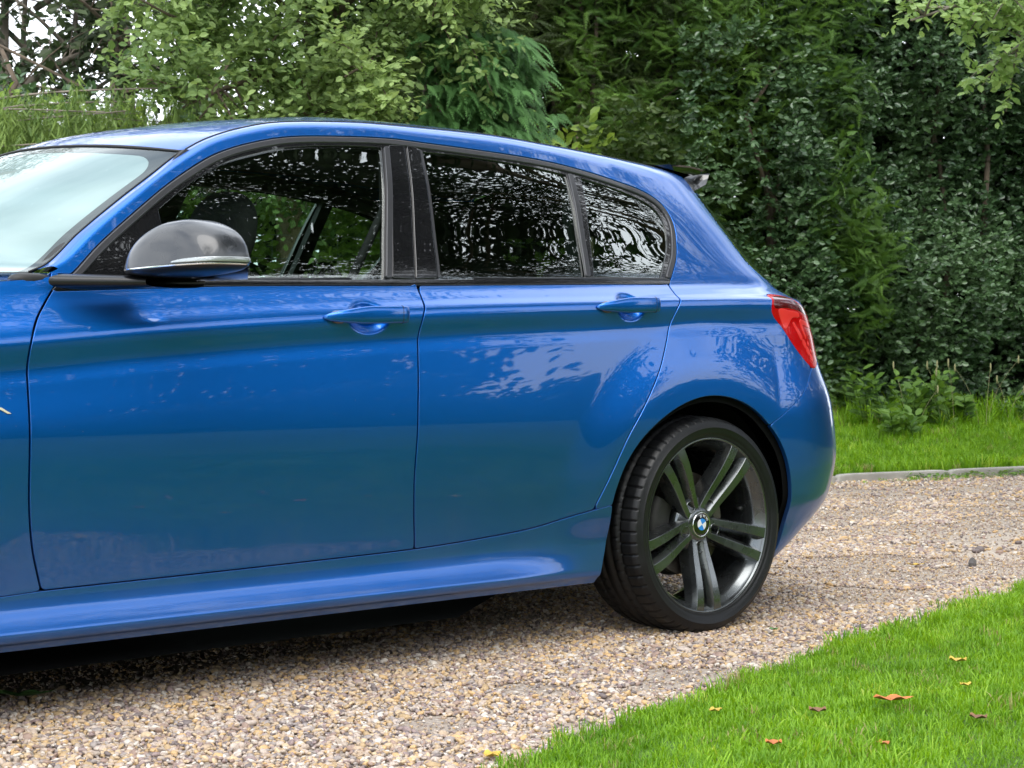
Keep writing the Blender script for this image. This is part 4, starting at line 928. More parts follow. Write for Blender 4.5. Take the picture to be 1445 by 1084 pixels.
# --- blue-green cypress with drooping tiers
def tiered(name, label, m, a0, a1, z0, z1, b0, tiers, seed):
    r_ = np.random.default_rng(seed); root = empty(name, hp((a0+a1)/2, b0+.6, 0)); tag(root, label, 'tree'); ac = (a0+a1)/2; G = []
    V, F = tube(np.array([hp(ac+.1*math.sin(k), b0+.7, k*.75) for k in range(7)])-np.array(root.location), np.linspace(.09, .03, 7), 9); mesh_np('trunk', V, F, M['bark'], root)
    for i in range(tiers):
        z = z0+(z1-z0)*(math.floor(r_.uniform(0, 1)*8)+r_.normal(.5, .10))/8; w = (a1-a0)/2*(1.05-.55*(z-z0)/(z1-z0)); aa = ac+r_.uniform(-1, 1)*w
        start = hp(ac+(aa-ac)*.3, b0+.5, z+.10); end = hp(aa, b0-.35*(1-abs(aa-ac)/w)-.1, z-.06)
        k = 26; t = r_.uniform(.25, 1, k); p = start[None]*(1-t[:, None])+end[None]*t[:, None]+np.array([0, 0, .10])*np.sin(t*math.pi)[:, None]+r_.normal(0, .05, (k, 3))*[1.8, 1, .25]
        dirn = unit(end-start); X = unit(dirn*.75+r_.normal(0, .5, (k, 3))*[1, 1, .2]+np.array([-HN[0]*.6, -HN[1]*.6, -.30])); Z = unit(np.array([-HN[0], -HN[1], 0])*.75+np.array([0, 0, .8])+r_.normal(0, .25, (k, 3)))
        G.append(place(FROND, p-np.array(root.location), X, Z, r_.uniform(.12, .20, k), np.clip(t*.75+r_.uniform(-.15, .3, k), 0, 1)))
    foliage('foliage', G, m, root); return root
tiered('blue_cypress', 'blue-green cypress with drooping feathery tiers just above the car roof', M['cypress_b'], 4.72, 5.95, 1.75, 2.85, -1.1, 90, 31)
# --- branching broadleaf trees
def branchy(name, label, cat, m, base, limbs, size, twig_n, per=7, tl=.34, bark='bark', seed=1, up=.55, tint_bias=0., r0=.055, droop=.25, T=LEAF, group=None, sub=5, jitter=.22, slen=1., stray=.75):
    """limbs: lists of points (main branches); finer branches and leafy twigs grow along them"""
    r_ = np.random.default_rng(seed); root = empty(name, base); tag(root, label, cat, group); B = np.array(base, float); P, D, Ls, wood = [], [], [], []
    for li, L_ in enumerate(limbs):
        path = spline(np.array(L_, float), 8); n = len(path); wood.append(tube(path-B, np.linspace(r0 if li == 0 else r0*.45, .006, n), 7))
        ln = np.linalg.norm(path[-1]-path[0])
        for j in range(max(3, int(ln*sub))):
            i = int(r_.uniform(.22, 1)*(n-1)); tdir = unit(path[min(i+1, n-1)]-path[max(i-1, 0)]); d = unit(tdir*.6+r_.normal(0, stray, 3)+np.array([0, 0, .12])); sl = r_.uniform(.35, .95)*slen
            q = np.array([path[i]+d*sl*u+np.array([0, 0, -droop*u*u*sl]) for u in np.linspace(0, 1, 6)]); wood.append(tube(q-B, np.linspace(.009, .003, 6), 5))
            k = twig_n; u = r_.uniform(.15, 1, k); idx = (u*5).astype(int).clip(0, 4); fr = u*5-idx; p = q[idx]*(1-fr[:, None])+q[idx+1]*fr[:, None]
            P.append(p); D.append(unit(d[None]*.6+r_.normal(0, .7, (k, 3))+np.array([0, 0, .05-droop]))); Ls.append(r_.uniform(.5, 1.2, k)*tl)
    P, D, Ls = np.concatenate(P), np.concatenate(D), np.concatenate(Ls)
    t = np.clip(vnoise(P, 1.8, seed)+r_.normal(0, .15, len(P))+tint_bias, 0, 1)
    foliage('crown', [twig_leaves(P-B, D, Ls, per, size, T, up, t, jitter=jitter)], m, root)
    V, F = merge(wood); tag(mesh_np('branches', V, F, M[bark], root)); return root
# pale plum-like tree on the left, its limbs reaching right over the car
tb = hp(5.0, .1, 0)
branchy('plum_tree', 'pale green broad-leaved tree arching over the roof from the left, sky showing through its middle', 'tree', M['plum'], tuple(tb),
        [[hp(5.35, .2, .3), hp(5.25, .1, 1.4), hp(5.0, .0, 2.15), hp(4.55, -.3, 2.75), hp(4.2, -.6, 3.3)],
         [hp(5.1, 0, 2.0), hp(4.4, -.5, 2.35), hp(3.7, -.9, 2.65), hp(3.05, -1.2, 2.85)],
         [hp(4.6, -.3, 2.7), hp(4.0, -.8, 3.05), hp(3.4, -1.1, 3.25), hp(2.8, -1.3, 3.3)],
         [hp(4.9, 0, 2.3), hp(4.7, -.7, 2.65), hp(4.5, -1.2, 2.6), hp(4.2, -1.5, 2.45)],
         [hp(4.9, 0, 2.3), hp(4.8, -.6, 2.9), hp(4.9, -1.0, 3.1), hp(5.0, -1.3, 3.0)],
         [hp(4.5, -.3, 2.9), hp(4.7, -.9, 3.2), hp(4.9, -1.3, 3.25), hp(5.05, -1.5, 3.1)],
         [hp(4.4, -.4, 3.0), hp(4.1, -1.0, 3.3), hp(3.7, -1.4, 3.4), hp(3.2, -1.6, 3.35)],
         [hp(4.4, -.4, 2.7), hp(3.9, -1.0, 2.5), hp(3.5, -1.3, 2.35), hp(3.2, -1.5, 2.2)],
         [hp(4.7, -.4, 2.5), hp(4.4, -.9, 2.35), hp(4.05, -1.2, 2.2)],
         [hp(4.3, -.3, 2.9), hp(4.6, -.6, 3.25), hp(4.9, -.8, 3.4)]], .057, 22, per=9, seed=41, r0=.06, sub=9, slen=.7)
branchy('plum_tree', 'pale yellow-green leafy branches hanging into the top right corner in front of the holly', 'tree', M['plum2'], tuple(hp(10.8, -3.4, 0)),
        [[hp(10.8, -3.4, .2), hp(10.6, -3.4, 2.0), hp(9.8, -3.3, 3.4), hp(9.0, -3.2, 3.9)],
         [hp(9.9, -3.3, 3.3), hp(8.8, -3.3, 3.25), hp(7.8, -3.3, 3.0), hp(7.0, -3.3, 2.74)],
         [hp(9.9, -3.3, 3.4), hp(8.8, -3.2, 3.2), hp(8.1, -3.2, 2.8), hp(7.85, -3.2, 2.60)],
         [hp(9.9, -3.3, 3.5), hp(8.8, -3.4, 3.3), hp(8.0, -3.4, 3.1), hp(7.4, -3.4, 2.9)],
         [hp(9.9, -3.3, 3.5), hp(8.8, -3.4, 3.2), hp(8.2, -3.4, 2.9), hp(7.75, -3.4, 2.72)]], .060, 6, per=7, tl=.16, seed=43, tint_bias=.1, r0=.06, sub=8, bark='bark_grey', slen=.38, stray=.4)
# drooping spruce on the far left
def weeper(name, label, m, a0, a1, ztop, b0, n, seed):
    r_ = np.random.default_rng(seed); root = empty(name, hp((a0+a1)/2, b0+.8, 0)); tag(root, label, 'tree'); B = np.array(root.location); wood, P, X, Z, S_, T_ = [], [], [], [], [], []
    V, F = tube(np.array([hp(a0-.6, b0+.9, z) for z in (0, 1, 2, 3, 4, 5)])-B, np.linspace(.12, .05, 6), 9); mesh_np('trunk', V, F, M['bark_grey'], root)
    for i in range(16):
        z = ztop-1.05+r_.uniform(0, 1.1); s0 = hp(a0-.5, b0+.8, z-.15); e0 = hp(r_.uniform(a0+.4, a1), b0+r_.uniform(-.4, .3), z+r_.uniform(-.05, .25)); path = spline([s0, (s0+e0)/2+np.array([0, 0, .10]), e0], 8); wood.append(tube(path-B, np.linspace(.012, .003, len(path)), 6))
        for j in range(n):
            t = r_.uniform(0, 1); q = path[int(t*(len(path)-1))]+r_.normal(0, .05, 3); hang = r_.uniform(.15, .42); k = 9; u = np.linspace(0, 1, k)
            side = unit(r_.normal(0, 1, 3)*[1, 1, .1])*.16*hang
            c = q[None]+np.array([0, 0, -1.])*(hang*u)[:, None]+side[None]*(np.sin(u*2.2))[:, None]
            for c_ in (0, 1): 
                P.append(c); X.append(np.tile(np.array([0, 0, -1.]), (k, 1))+r_.normal(0, .35, (k, 3))); Z.append(r_.normal(0, 1, (k, 3))*[1, 1, .2]); S_.append(r_.uniform(.045, .085, k)); T_.append(np.full(k, r_.uniform(0, 1))*.8+u*.2)
    P, X, Z, S_, T_ = map(np.concatenate, (P, X, Z, S_, T_)); foliage('foliage', [place(FROND_S, P-B, X, Z, S_, T_, S_*.8)], m, root); V, F = merge(wood); mesh_np('branches', V, F, M['bark_grey'], root)
weeper('weeping_spruce', 'weeping spruce with hanging green shoots behind the windscreen on the far left', M['spruce'], 1.9, 3.75, 2.14, -1.3, 130, 51)
# grey-green holly on the far left and tall thin trees behind, sky between the trunks
hedge_wall('holly_bush', 'grey-green bush in front of the thin trunks at the far left', 'shrub', M['holly'], .8, 3.9, 1.6, 3.0, 1500, LEAF, .07, 6, .18, b0=.3, depth=.6, bulge=.4, hole=.42, seed=61, nscale=1.4, stems=2, shape=lambda a, z: z < 2.50+.12*np.sin(a*3))
ft = [(3.55, 4.5, .12), (3.86, 4.7, .07), (4.15, 4.4, .05), (4.45, 3.8, .05), (8.9, 5.2, .12), (2.2, 5., .09)]
for i, (a, b, r0_) in enumerate(ft):
    lab = ['thickest bare trunk at the left edge of the picture, beyond the bush', 'slim mossy trunk just right of the thickest one at the left edge', 'thin leaning trunk with sky on both sides at the far left', 'reddish bare stem rising behind the pale tree at the left', 'large tree behind the blue-green cypress, mostly hidden by it', 'tall dark tree beyond the left edge of the picture'][i]
    lims = [[hp(a, b, 0), hp(a+.05, b, 1.8), hp(a-.1*(i % 2), b, 3.4), hp(a+.1, b, 5.6)]]
    for j in range(7):
        z = 2.6+j*.42; s = 1 if j % 2 else -1; lims.append([hp(a, b, z), hp(a+s*.5, b-.2, z+.35), hp(a+s*1.0, b-.1, z+.45+.1*j)])
    branchy('far_tree', lab, 'tree', M['farleaf'], tuple(hp(a, b, 0)), lims, .085, 5 if i > 3 else 4, per=6, tl=.32, seed=70+i, r0=r0_, sub=5, group='trees beyond the hedge row', bark='bark_grey' if i < 3 else 'bark')
for i in range(5):
    a, b = (5.2, 8.6, 10.6, 12.8, 15.0)[i], 4.2+(i % 2)*1.2
    lims = [[hp(a, b, 0), hp(a+.1, b, 2.5), hp(a, b, 5.0), hp(a, b, 7.5)]]+[[hp(a, b, 2.6+j*.45), hp(a+math.cos(j*2.1)*.9, b+math.sin(j*2.1)*.6, 3.1+j*.48), hp(a+math.cos(j*2.1)*1.7, b+math.sin(j*2.1)*1.0, 3.2+j*.5)] for j in range(9)]
    branchy('background_tree', ['broad dark tree behind the pale broad-leaved tree', 'broad dark tree behind the blue-green cypress', 'broad dark tree behind the dark conifer', 'broad dark tree behind the cypress hedge', 'broad dark tree behind the holly hedge'][i], 'tree', M['fartree'], tuple(hp(a, b, 0)), lims, .15, 7, per=6, tl=.5, seed=90+i, r0=.16, sub=4)

for i, (a, b, h, rr, lb) in enumerate([(1.0, 7.5, 7.6, 2.6, 'tall tree beyond the thin trunks at the far left, crown above the picture'), (5.6, 8.0, 8.4, 2.8, 'tall tree beyond the pale broad-leaved tree, crown above the picture'), (10.5, 6.5, 8.4, 2.6, 'tall tree beyond the cypress hedge, crown above the picture')]):
    r_ = np.random.default_rng(300+i); c = hp(a, b, 0); root = empty('tall_tree', tuple(c)); tag(root, lb, 'tree'); n = 3000; u = unit(r_.normal(size=(n, 3))); p = u*(r_.uniform(.1, 1, n)**.5)[:, None]*[rr, rr, rr*.9]; p = p[vnoise(p, 1.1, 5+i)*.6+vnoise(p, 2.6, 6+i)*.4 > .46]+np.array([0, 0, h])
    foliage('crown', [twig_leaves(p, rdir(len(p)), r_.uniform(.3, .7, len(p)), 6, .15, LEAF_THIN, .4, r_.uniform(0, 1, len(p)))], M['fartree'], root)
    V, F = tube([(0, 0, 0), (.1, .1, h*.4), (0, .2, h*.7), (.1, 0, h+.5)], [.17, .14, .10, .04], 10); mesh_np('trunk', V, F, M['bark'], root)
# ------------------------------------------------------------------ trees on the camera's side of the drive (seen mirrored in the paint and glass)
for i, (x, y, h, rr, tx, ty, lb) in enumerate([(4.9, -3.2, 8.9, 3.2, 13.5, -2.2, 'broad crown arching over the drive opposite the rear side windows'), (2.2, -4.9, 9.4, 3.4, -4.0, -10.0, 'arching tree whose crown hangs high over the lawn near the car'), (5.6, -7.2, 8.4, 3.7, 9.5, -5.0, 'leaning tall tree arching over the lawn opposite the rear doors'), (9.5, -6.8, 8.8, 3.9, 13.5, -6.0, 'tall tree on the lawn opposite the rear wheel'), (2.0, -9.5, 11.5, 4.2, -4.5, -12.5, 'tall tree leaning over from behind the camera'),
                                (12.8, -3.6, 8.4, 3.4, 14.5, -3.0, 'tall tree at the lawn edge beyond the tail of the car'), (3.5, -15.5, 12.5, 4.6, 4.5, -18.5, 'highest tree at the back of the lawn'), (-9.5, -10.5, 9.5, 3.8, -10, -11, 'tall tree on the lawn ahead of the car')]):
    r_ = np.random.default_rng(200+i); root = empty('lawn_tree', (tx, ty, 0)); tag(root, lb, 'tree', 'trees behind the camera'); C0 = np.array([x-tx, y-ty, h])
    n = 8200; u = unit(r_.normal(size=(n, 3))); rad = r_.uniform(.12, 1, n)**.5; p = u*rad[:, None]*[rr, rr, rr*.85]; keep = vnoise(p+C0, .7, 3+i)*.5+vnoise(p+C0, 2.1, 9+i)*.5 > (.49 if i == 0 else .50 if i == 1 else .42 if i == 4 else .57); p = p[keep]+C0
    d = unit(r_.normal(size=p.shape)+u[keep]*.6+np.array([0, 0, -.15])); foliage('crown', [twig_leaves(p, d, r_.uniform(.3, .7, len(p)), 6, .15, LEAF_THIN, .4, r_.uniform(0, 1, len(p)))], M['lawntree'], root)
    V, F = merge([tube([(0, 0, 0), C0*[.1, .1, .35], C0*[.45, .45, .7], C0], [.22, .17, .12, .05], 10)]+[tube([C0*[.4, .4, .62], C0*[1, 1, .9]+np.array([math.cos(k*1.3)*rr*.4, math.sin(k*1.3)*rr*.4, 0]), C0+np.array([math.cos(k*1.3)*rr*.8, math.sin(k*1.3)*rr*.8, .6*math.sin(k)])], [.06, .035, .012], 6) for k in range(7)]); mesh_np('trunk', V, F, M['bark'], root)
nb = 16000; ang = R(-122)+rng.uniform(0, 1, nb)*R(128); p = np.stack([-1+15*np.cos(ang), 15*np.sin(ang), rng.uniform(0, 1, nb)*np.where(np.abs(ang-R(-43)) < R(10), 1.30, 2.15)], 1)+rng.normal(0, .22, (nb, 3))*[1, 1, .1]
tag(foliage('boundary_hedge', [twig_leaves(p, rdir(nb), np.full(nb, .25), 3, .20, LEAF, .3, rng.uniform(0, 1, nb))], M['ivy'], None), 'long low clipped hedge closing the garden behind the camera', 'hedge')
nb = 19000; ang = R(-122)+rng.uniform(0, 1, nb)*R(128); hz_ = (6.2+1.1*np.sin(ang*7)+.6*np.sin(ang*17+1)); gap_ = (ang > R(-52)) & (ang < R(-36)+rng.normal(0, .02, nb)); thin = (ang > R(-35)) & (rng.uniform(0, 1, nb) < .45); ang, hz_ = ang[~gap_ & ~thin], hz_[~gap_ & ~thin]; nb = len(ang); p = np.stack([-1+19*np.cos(ang), 19*np.sin(ang), rng.uniform(0, 1, nb)*hz_], 1)+rng.normal(0, .7, (nb, 3))*[1, 1, .25]
tag(foliage('tree_belt', [twig_leaves(p, rdir(nb), np.full(nb, .45), 4, .30, LEAF, .3, rng.uniform(0, 1, nb))], M['lawntree'], None), 'dark belt of trees beyond the clipped hedge behind the camera', 'tree belt', kind='stuff')
# ------------------------------------------------------------------ ground
LAWN_E = spline([(-9, -4.2), (-5, -2.75), (-3.2, -2.25), (-1.95, -1.90), (-1.53, -1.77), (-1.16, -1.665), (-.72, -1.545), (-.12, -1.37), (.49, -1.25), (1.0, -1.12), (1.44, -.99), (2.2, -.70), (3.2, -.35), (5, .1), (9, .6), (14, .9)], 6)
lawn_y = lambda x: np.interp(x, LAWN_E[:, 0], LAWN_E[:, 1])
edge_wob = lambda x: .018*np.sin(x*23)+.012*np.sin(x*51+1)+.022*np.sin(x*9.1)
def groundmat(name, cols, sc, rough=.95, bump=.5, big=.6):
    t = NT(name); co = t.n('ShaderNodeTexCoord'); v = t.n('ShaderNodeTexVoronoi', i_Scale=sc); t.l(co.outputs['Object'], v.inputs[0])
    r = t.n('ShaderNodeValToRGB'); r.color_ramp.interpolation = 'LINEAR'; e = r.color_ramp.elements
    while len(e) < len(cols): e.new(.5)
    for i, c in enumerate(cols): e[i].position = i/(len(cols)-1); e[i].color = (*c, 1)
    s = t.n('ShaderNodeSeparateXYZ'); t.l(v.outputs['Color'], s.inputs[0]); t.l(s.outputs[0], r.inputs[0])
    n = t.n('ShaderNodeTexNoise', i_Scale=big, i_Detail=6.); t.l(co.outputs['Object'], n.inputs[0]); mr = t.n('ShaderNodeMapRange', i_1=.3, i_2=.7, i_3=.75, i_4=1.2); t.l(n.outputs[0], mr.inputs[0])
    sc_ = t.n('ShaderNodeVectorMath', operation='SCALE'); t.l(r.outputs[0], sc_.inputs[0]); t.l(mr.outputs[0], sc_.inputs[3])
    p = t.p(Roughness=rough); t.l(sc_.outputs[0], p.inputs['Base Color']); b = t.n('ShaderNodeBump', i_Strength=bump, i_Distance=.006); t.l(v.outputs['Distance'], b.inputs['Height']); b.invert = True; t.l(b.outputs[0], p.inputs['Normal']); t.l(p.outputs[0], t.out.inputs[0]); return t.m
M['drive'] = groundmat('gravel_bed', [(.26, .20, .15), (.40, .33, .26), (.32, .27, .23), (.48, .41, .33), (.28, .22, .17)], 90)
M['soil'] = groundmat('lawn_soil', [(.07, .14, .018), (.09, .18, .022), (.06, .10, .02)], 60)
M['field'] = groundmat('grass_field', [(.06, .13, .018), (.10, .20, .03), (.08, .15, .025)], 40, big=.3)
n = 60; gx = np.linspace(-60, 60, n); P = np.stack(np.broadcast_arrays(gx[None], gx[:, None], -.012), -1); tag(mesh_np('ground', P.reshape(-1, 3), quads(n, n), M['field']), kind='structure')
# gravel drive sheet, slightly uneven
kerb_n = 3.62
def drive_far(x): return (kerb_n-.214*x)/.977
xs = np.linspace(-14, 18, 400); vs = np.linspace(0, 1, 90)[:, None]; ylo = lawn_y(xs)-.03; yhi = drive_far(xs)-.02
P = np.stack(np.broadcast_arrays(xs[None], ylo[None]*(1-vs)+yhi[None]*vs, .0), -1).copy(); P[..., 2] = .004*(vnoise(P.reshape(-1, 3), 1.3, 2).reshape(P.shape[:2])-.5)-.004
tag(mesh_np('gravel_drive', P.reshape(-1, 3), quads(90, 400), M['drive']), kind='structure')
# near lawn and the rising verge under the hedge
xs = np.linspace(-14, 18, 500); vs = np.linspace(0, 1, 60)[:, None]**1.5; yh = lawn_y(xs)+edge_wob(xs)
P = np.stack(np.broadcast_arrays(xs[None], -22*vs+yh[None]*(1-vs), .0), -1).copy(); P[..., 2] = .012+.012*vnoise(P.reshape(-1, 3), 2.1, 5).reshape(P.shape[:2])*np.minimum(1, vs*60); P[0, :, 2] = -.006
tag(mesh_np('lawn', P[::-1].reshape(-1, 3), quads(60, 500), M['soil']), kind='structure')
def verge_z(nd): return .035+.26*ss((nd-3.66)/2.9)
a = np.linspace(-8, 17, 200)[None]; nd = np.linspace(3.685, 9.5, 40)[:, None]
P = np.stack(np.broadcast_arrays(a*HT[0]+(HO@HT)*HT[0]+nd*HN[0], a*HT[1]+(HO@HT)*HT[1]+nd*HN[1], verge_z(nd)+0*a), -1); tag(mesh_np('grass_verge', P.reshape(-1, 3), quads(40, 200), M['soil']), kind='structure')
# concrete edging: one stone after another
kr = empty('kerb_edging', (*(HN*kerb_n), 0)); tag(kr, 'low pale concrete edging between the gravel drive and the far grass verge', 'kerb'); first = None
for i in range(24):
    a0 = -4+i*.92-(HO@HT)*0; c = HT*(a0+.455)+HN*kerb_n
    if first is None:
        V, F = superell((0, 0, 0), (.455, .028, .05), (9, 9), (10, 24)); first = mesh_np('edging_stone', V, F, M['concrete'], kr); o = first
    else: o = first.copy(); link(o, kr)
    o.location = (c[0]-kr.location.x, c[1]-kr.location.y, .0+rng.normal(0, .003)); o.rotation_euler = (0, 0, math.atan2(HT[1], HT[0])+rng.normal(0, .004))

# ------------------------------------------------------------------ scattering with geometry nodes: templates and points live in one mesh
def scatter(name, templates, pos, rot, scl, tint, m, smooth, label=None, cat=None):
    V, F3, F4, vid, o = [], [], [], [], 0
    for k, (v, f) in enumerate(templates):
        for q in f: (F3 if q.shape[1] == 3 else F4).append(q+o)
        V.append(v); vid.append(np.full(len(v), k)); o += len(v)
    nT = o; n = len(pos); V = np.concatenate(V+[pos]); vid = np.concatenate(vid+[rng.integers(0, len(templates), n)])
    F = ([np.concatenate(F3)] if F3 else [])+([np.concatenate(F4)] if F4 else [])
    ob = mesh_np(name, V, F, m, None, smooth=smooth); me = ob.data
    def attr(nm, ty, arr, key='value'):
        a = me.attributes.get(nm) or me.attributes.new(nm, ty, 'POINT'); a.data.foreach_set(key, np.asarray(arr).ravel())
    z3 = np.zeros((nT, 3), np.float32)
    attr('vid', 'INT', vid.astype(np.int32)); attr('is_pt', 'BOOLEAN', np.concatenate([np.zeros(nT, bool), np.ones(n, bool)]))
    attr('rot', 'FLOAT_VECTOR', np.concatenate([z3, rot]).astype(np.float32), 'vector'); attr('scl', 'FLOAT_VECTOR', np.concatenate([z3, scl]).astype(np.float32), 'vector')
    attr('tint', 'FLOAT', np.concatenate([np.zeros(nT), tint]).astype(np.float32))
    g = bpy.data.node_groups.new(name+'_scatter', 'GeometryNodeTree'); g.interface.new_socket('Geometry', in_out='INPUT', socket_type='NodeSocketGeometry'); g.interface.new_socket('Geometry', in_out='OUTPUT', socket_type='NodeSocketGeometry')
    N = g.nodes.new; gi, go = N('NodeGroupInput'), N('NodeGroupOutput')
    def na(nm, ty):
        q = N('GeometryNodeInputNamedAttribute'); q.data_type = ty; q.inputs[0].default_value = nm; return q.outputs[0]
    sep = N('GeometryNodeSeparateGeometry'); sep.domain = 'POINT'; g.links.new(gi.outputs[0], sep.inputs[0]); g.links.new(na('is_pt', 'BOOLEAN'), sep.inputs[1])
    sp = N('GeometryNodeSplitToInstances'); sp.domain = 'POINT'; g.links.new(sep.outputs[1], sp.inputs[0]); g.links.new(na('vid', 'INT'), sp.inputs['Group ID'])
    io = N('GeometryNodeInstanceOnPoints'); g.links.new(sep.outputs[0], io.inputs['Points']); g.links.new(sp.outputs[0], io.inputs['Instance']); io.inputs['Pick Instance'].default_value = True
    g.links.new(na('vid', 'INT'), io.inputs['Instance Index']); g.links.new(na('rot', 'FLOAT_VECTOR'), io.inputs['Rotation']); g.links.new(na('scl', 'FLOAT_VECTOR'), io.inputs['Scale']); g.links.new(io.outputs[0], go.inputs[0])
    md = ob.modifiers.new('scatter', 'NODES'); md.node_group = g; tag(ob, label, cat, kind='stuff'); return ob
def view_wedge(x, y, lo=-.42, hi=.42, near=2.3):
    dx, dy = x-CAM[0], y-CAM[1]; dz = dx*math.sin(PHI)+dy*math.cos(PHI); dr = dx*math.cos(PHI)-dy*math.sin(PHI); return (dz > near) & (dr/dz > lo) & (dr/dz < hi)
# pebbles
def pebble(seed):
    r_ = np.random.default_rng(seed); import bmesh
    bm = bmesh.new(); bmesh.ops.create_icosphere(bm, subdivisions=2, radius=.5); V = np.array([v.co for v in bm.verts]); F = np.array([[v.index for v in f.verts] for f in bm.faces]); bm.free()
    d = unit(r_.normal(size=(7, 3)))
    for k in range(7): V -= d[k]*np.clip(V@d[k]-r_.uniform(.27, .45), 0, 1)[:, None]*.85
    V *= [1, r_.uniform(.62, .9), r_.uniform(.42, .66)]; return V, [F]
def stonemat():
    t = NT('pebbles'); at = t.n('ShaderNodeAttribute', attribute_name='tint', attribute_type='INSTANCER'); r = t.n('ShaderNodeValToRGB'); r.color_ramp.interpolation = 'CONSTANT'
    cols = [(.46, .34, .23), (.32, .22, .17), (.50, .41, .34), (.30, .22, .20), (.55, .36, .17), (.41, .33, .26), (.62, .55, .47), (.17, .135, .125), (.47, .37, .29), (.43, .30, .16), (.33, .28, .25), (.56, .42, .26)]
    e = r.color_ramp.elements
    while len(e) < len(cols): e.new(.99)
    for i, c in enumerate(cols): e[i].position = i/len(cols); e[i].color = (*c, 1)
    t.l(at.outputs['Fac'], r.inputs[0]); co = t.n('ShaderNodeTexCoord'); n = t.n('ShaderNodeTexNoise', i_Scale=3., i_Detail=3.); t.l(co.outputs['Object'], n.inputs[0]); mr = t.n('ShaderNodeMapRange', i_1=.3, i_2=.7, i_3=.8, i_4=1.15); t.l(n.outputs[0], mr.inputs[0])
    s = t.n('ShaderNodeVectorMath', operation='SCALE'); t.l(r.outputs[0], s.inputs[0]); t.l(mr.outputs[0], s.inputs[3]); p = t.p(Roughness=.62); t.l(s.outputs[0], p.inputs['Base Color']); t.l(p.outputs[0], t.out.inputs[0]); return t.m
M['stone'] = stonemat()
PB = [pebble(300+i) for i in range(10)]
def gravel_points(n, x0, x1, y0, y1, size, sl=(-.40, .40)):
    x = rng.uniform(x0, x1, n); y = rng.uniform(y0, y1, n); k = view_wedge(x, y, *sl) & (y > lawn_y(x)-.035+edge_wob(x)+rng.normal(0, .02, n)) & (y < drive_far(x)-.05); x, y = x[k], y[k]; return x, y, size*np.exp(rng.normal(0, .30, len(x)))
sets = [gravel_points(190000, -3.3, 2.2, -2.6, .7, .0128), gravel_points(80000, -2.2, 4.2, .2, 3.6, .0150), gravel_points(52000, 2.0, 8.5, -.9, 3.4, .018)]
x, y, s = [np.concatenate(q) for q in zip(*sets)]
keep = ~((x < .1) & (y > .95) & (x+1.2 < -0.2*y+1.0))
x, y, s = x[keep], y[keep], s[keep]; patch_ = vnoise(np.stack([x*.55, y*1.3, 0*x], 1), 1.5, 8)*.7+vnoise(np.stack([x, y, 0*x], 1), 5., 9)*.3; keep = (patch_ < .56) | (rng.uniform(0, 1, len(x)) < .42); x, y, s = x[keep], y[keep], (s*np.where(patch_ > .56, .60, 1.))[keep]; n = len(x)
rot = np.stack([rng.normal(0, .35, n), rng.normal(0, .35, n), rng.uniform(0, 6.28, n)], 1); sc3 = s[:, None]*np.stack([rng.uniform(.8, 1.35, n), rng.uniform(.8, 1.2, n), rng.uniform(.8, 1.2, n)], 1)
pos = np.stack([x, y, s*.03+rng.uniform(0, 1, n)**3*.004], 1)
patch = vnoise(np.stack([x*.55, y*1.3, 0*x], 1), 1.5, 8)*.7+vnoise(np.stack([x, y, 0*x], 1), 5., 9)*.3; tint = (rng.uniform(0, 1, n)+.0*patch) % 1
scatter('gravel', PB, pos, rot, sc3, tint, M['stone'], True)
# grass tufts
def tuft(seed, nb=14, h=.045, w=.0016, spread=.03, lean=.5):
    r_ = np.random.default_rng(seed); V, F = [], []
    for i in range(nb):
        b = np.array([*r_.normal(0, spread*.5, 2), 0]); az = r_.uniform(0, 6.28); d = np.array([math.cos(az), math.sin(az), 0]); s_ = np.array([-d[1], d[0], 0]); hh = h*r_.uniform(.55, 1.25); ln = lean*r_.uniform(.2, 1.4); ww = w*r_.uniform(.7, 1.3); o = len(V)
        for t, q in ((0, 1), (.4, .95), (.75, .7)):
            c = b+d*hh*ln*t*t+np.array([0, 0, hh*(t-.18*ln*t*t)]); V += [c-s_*ww*q, c+s_*ww*q]
        V.append(b+d*hh*ln+np.array([0, 0, hh*(1-.3*ln)])); F += [(o, o+1, o+3, o+2), (o+2, o+3, o+5, o+4), (o+4, o+5, o+6, o+6)]
    V = np.array(V); F4 = np.array([f for f in F if f[2] != f[3]]); F3 = np.array([f[:3] for f in F if f[2] == f[3]]); return V, [F4, F3]
def grass(name, label, n, x0, x1, y0, y1, cond, zf, h, w, seed, sl=(-.36, .36)):
    x = rng.uniform(x0, x1, n); y = rng.uniform(y0, y1, n); k = cond(x, y) & view_wedge(x, y, *sl, near=2.2); x, y = x[k], y[k]; n = len(x)
    T = [tuft(seed+i, h=h, w=w, spread=.035, lean=.55) for i in range(8)]
    q = vnoise(np.stack([x, y, 0*x], 1), 3.2, seed); q2 = vnoise(np.stack([x, y, 0*x], 1), 11., seed+1)
    s = (.65+.55*q)*rng.uniform(.75, 1.25, n); return scatter(name, T, np.stack([x, y, zf(x, y)], 1), np.stack([rng.normal(0, .12, n), rng.normal(0, .12, n), rng.uniform(0, 6.28, n)], 1), np.stack([s, s, s], 1), np.clip(.15+.5*q2+.25*q+rng.normal(0, .17, n), 0, 1), M['grass'], False, label, 'grass')
grass('lawn_grass', 'bright green mown lawn in the lower right corner', 95000, -2.6, 5.2, -3.6, .3, lambda x, y: y < lawn_y(x)+edge_wob(x)-.005+rng.normal(0, .012, len(x)), lambda x, y: .006+0*x, .036, .0015, 400, (-.42, .75))
ndf = lambda x, y: x*HN[0]+y*HN[1]
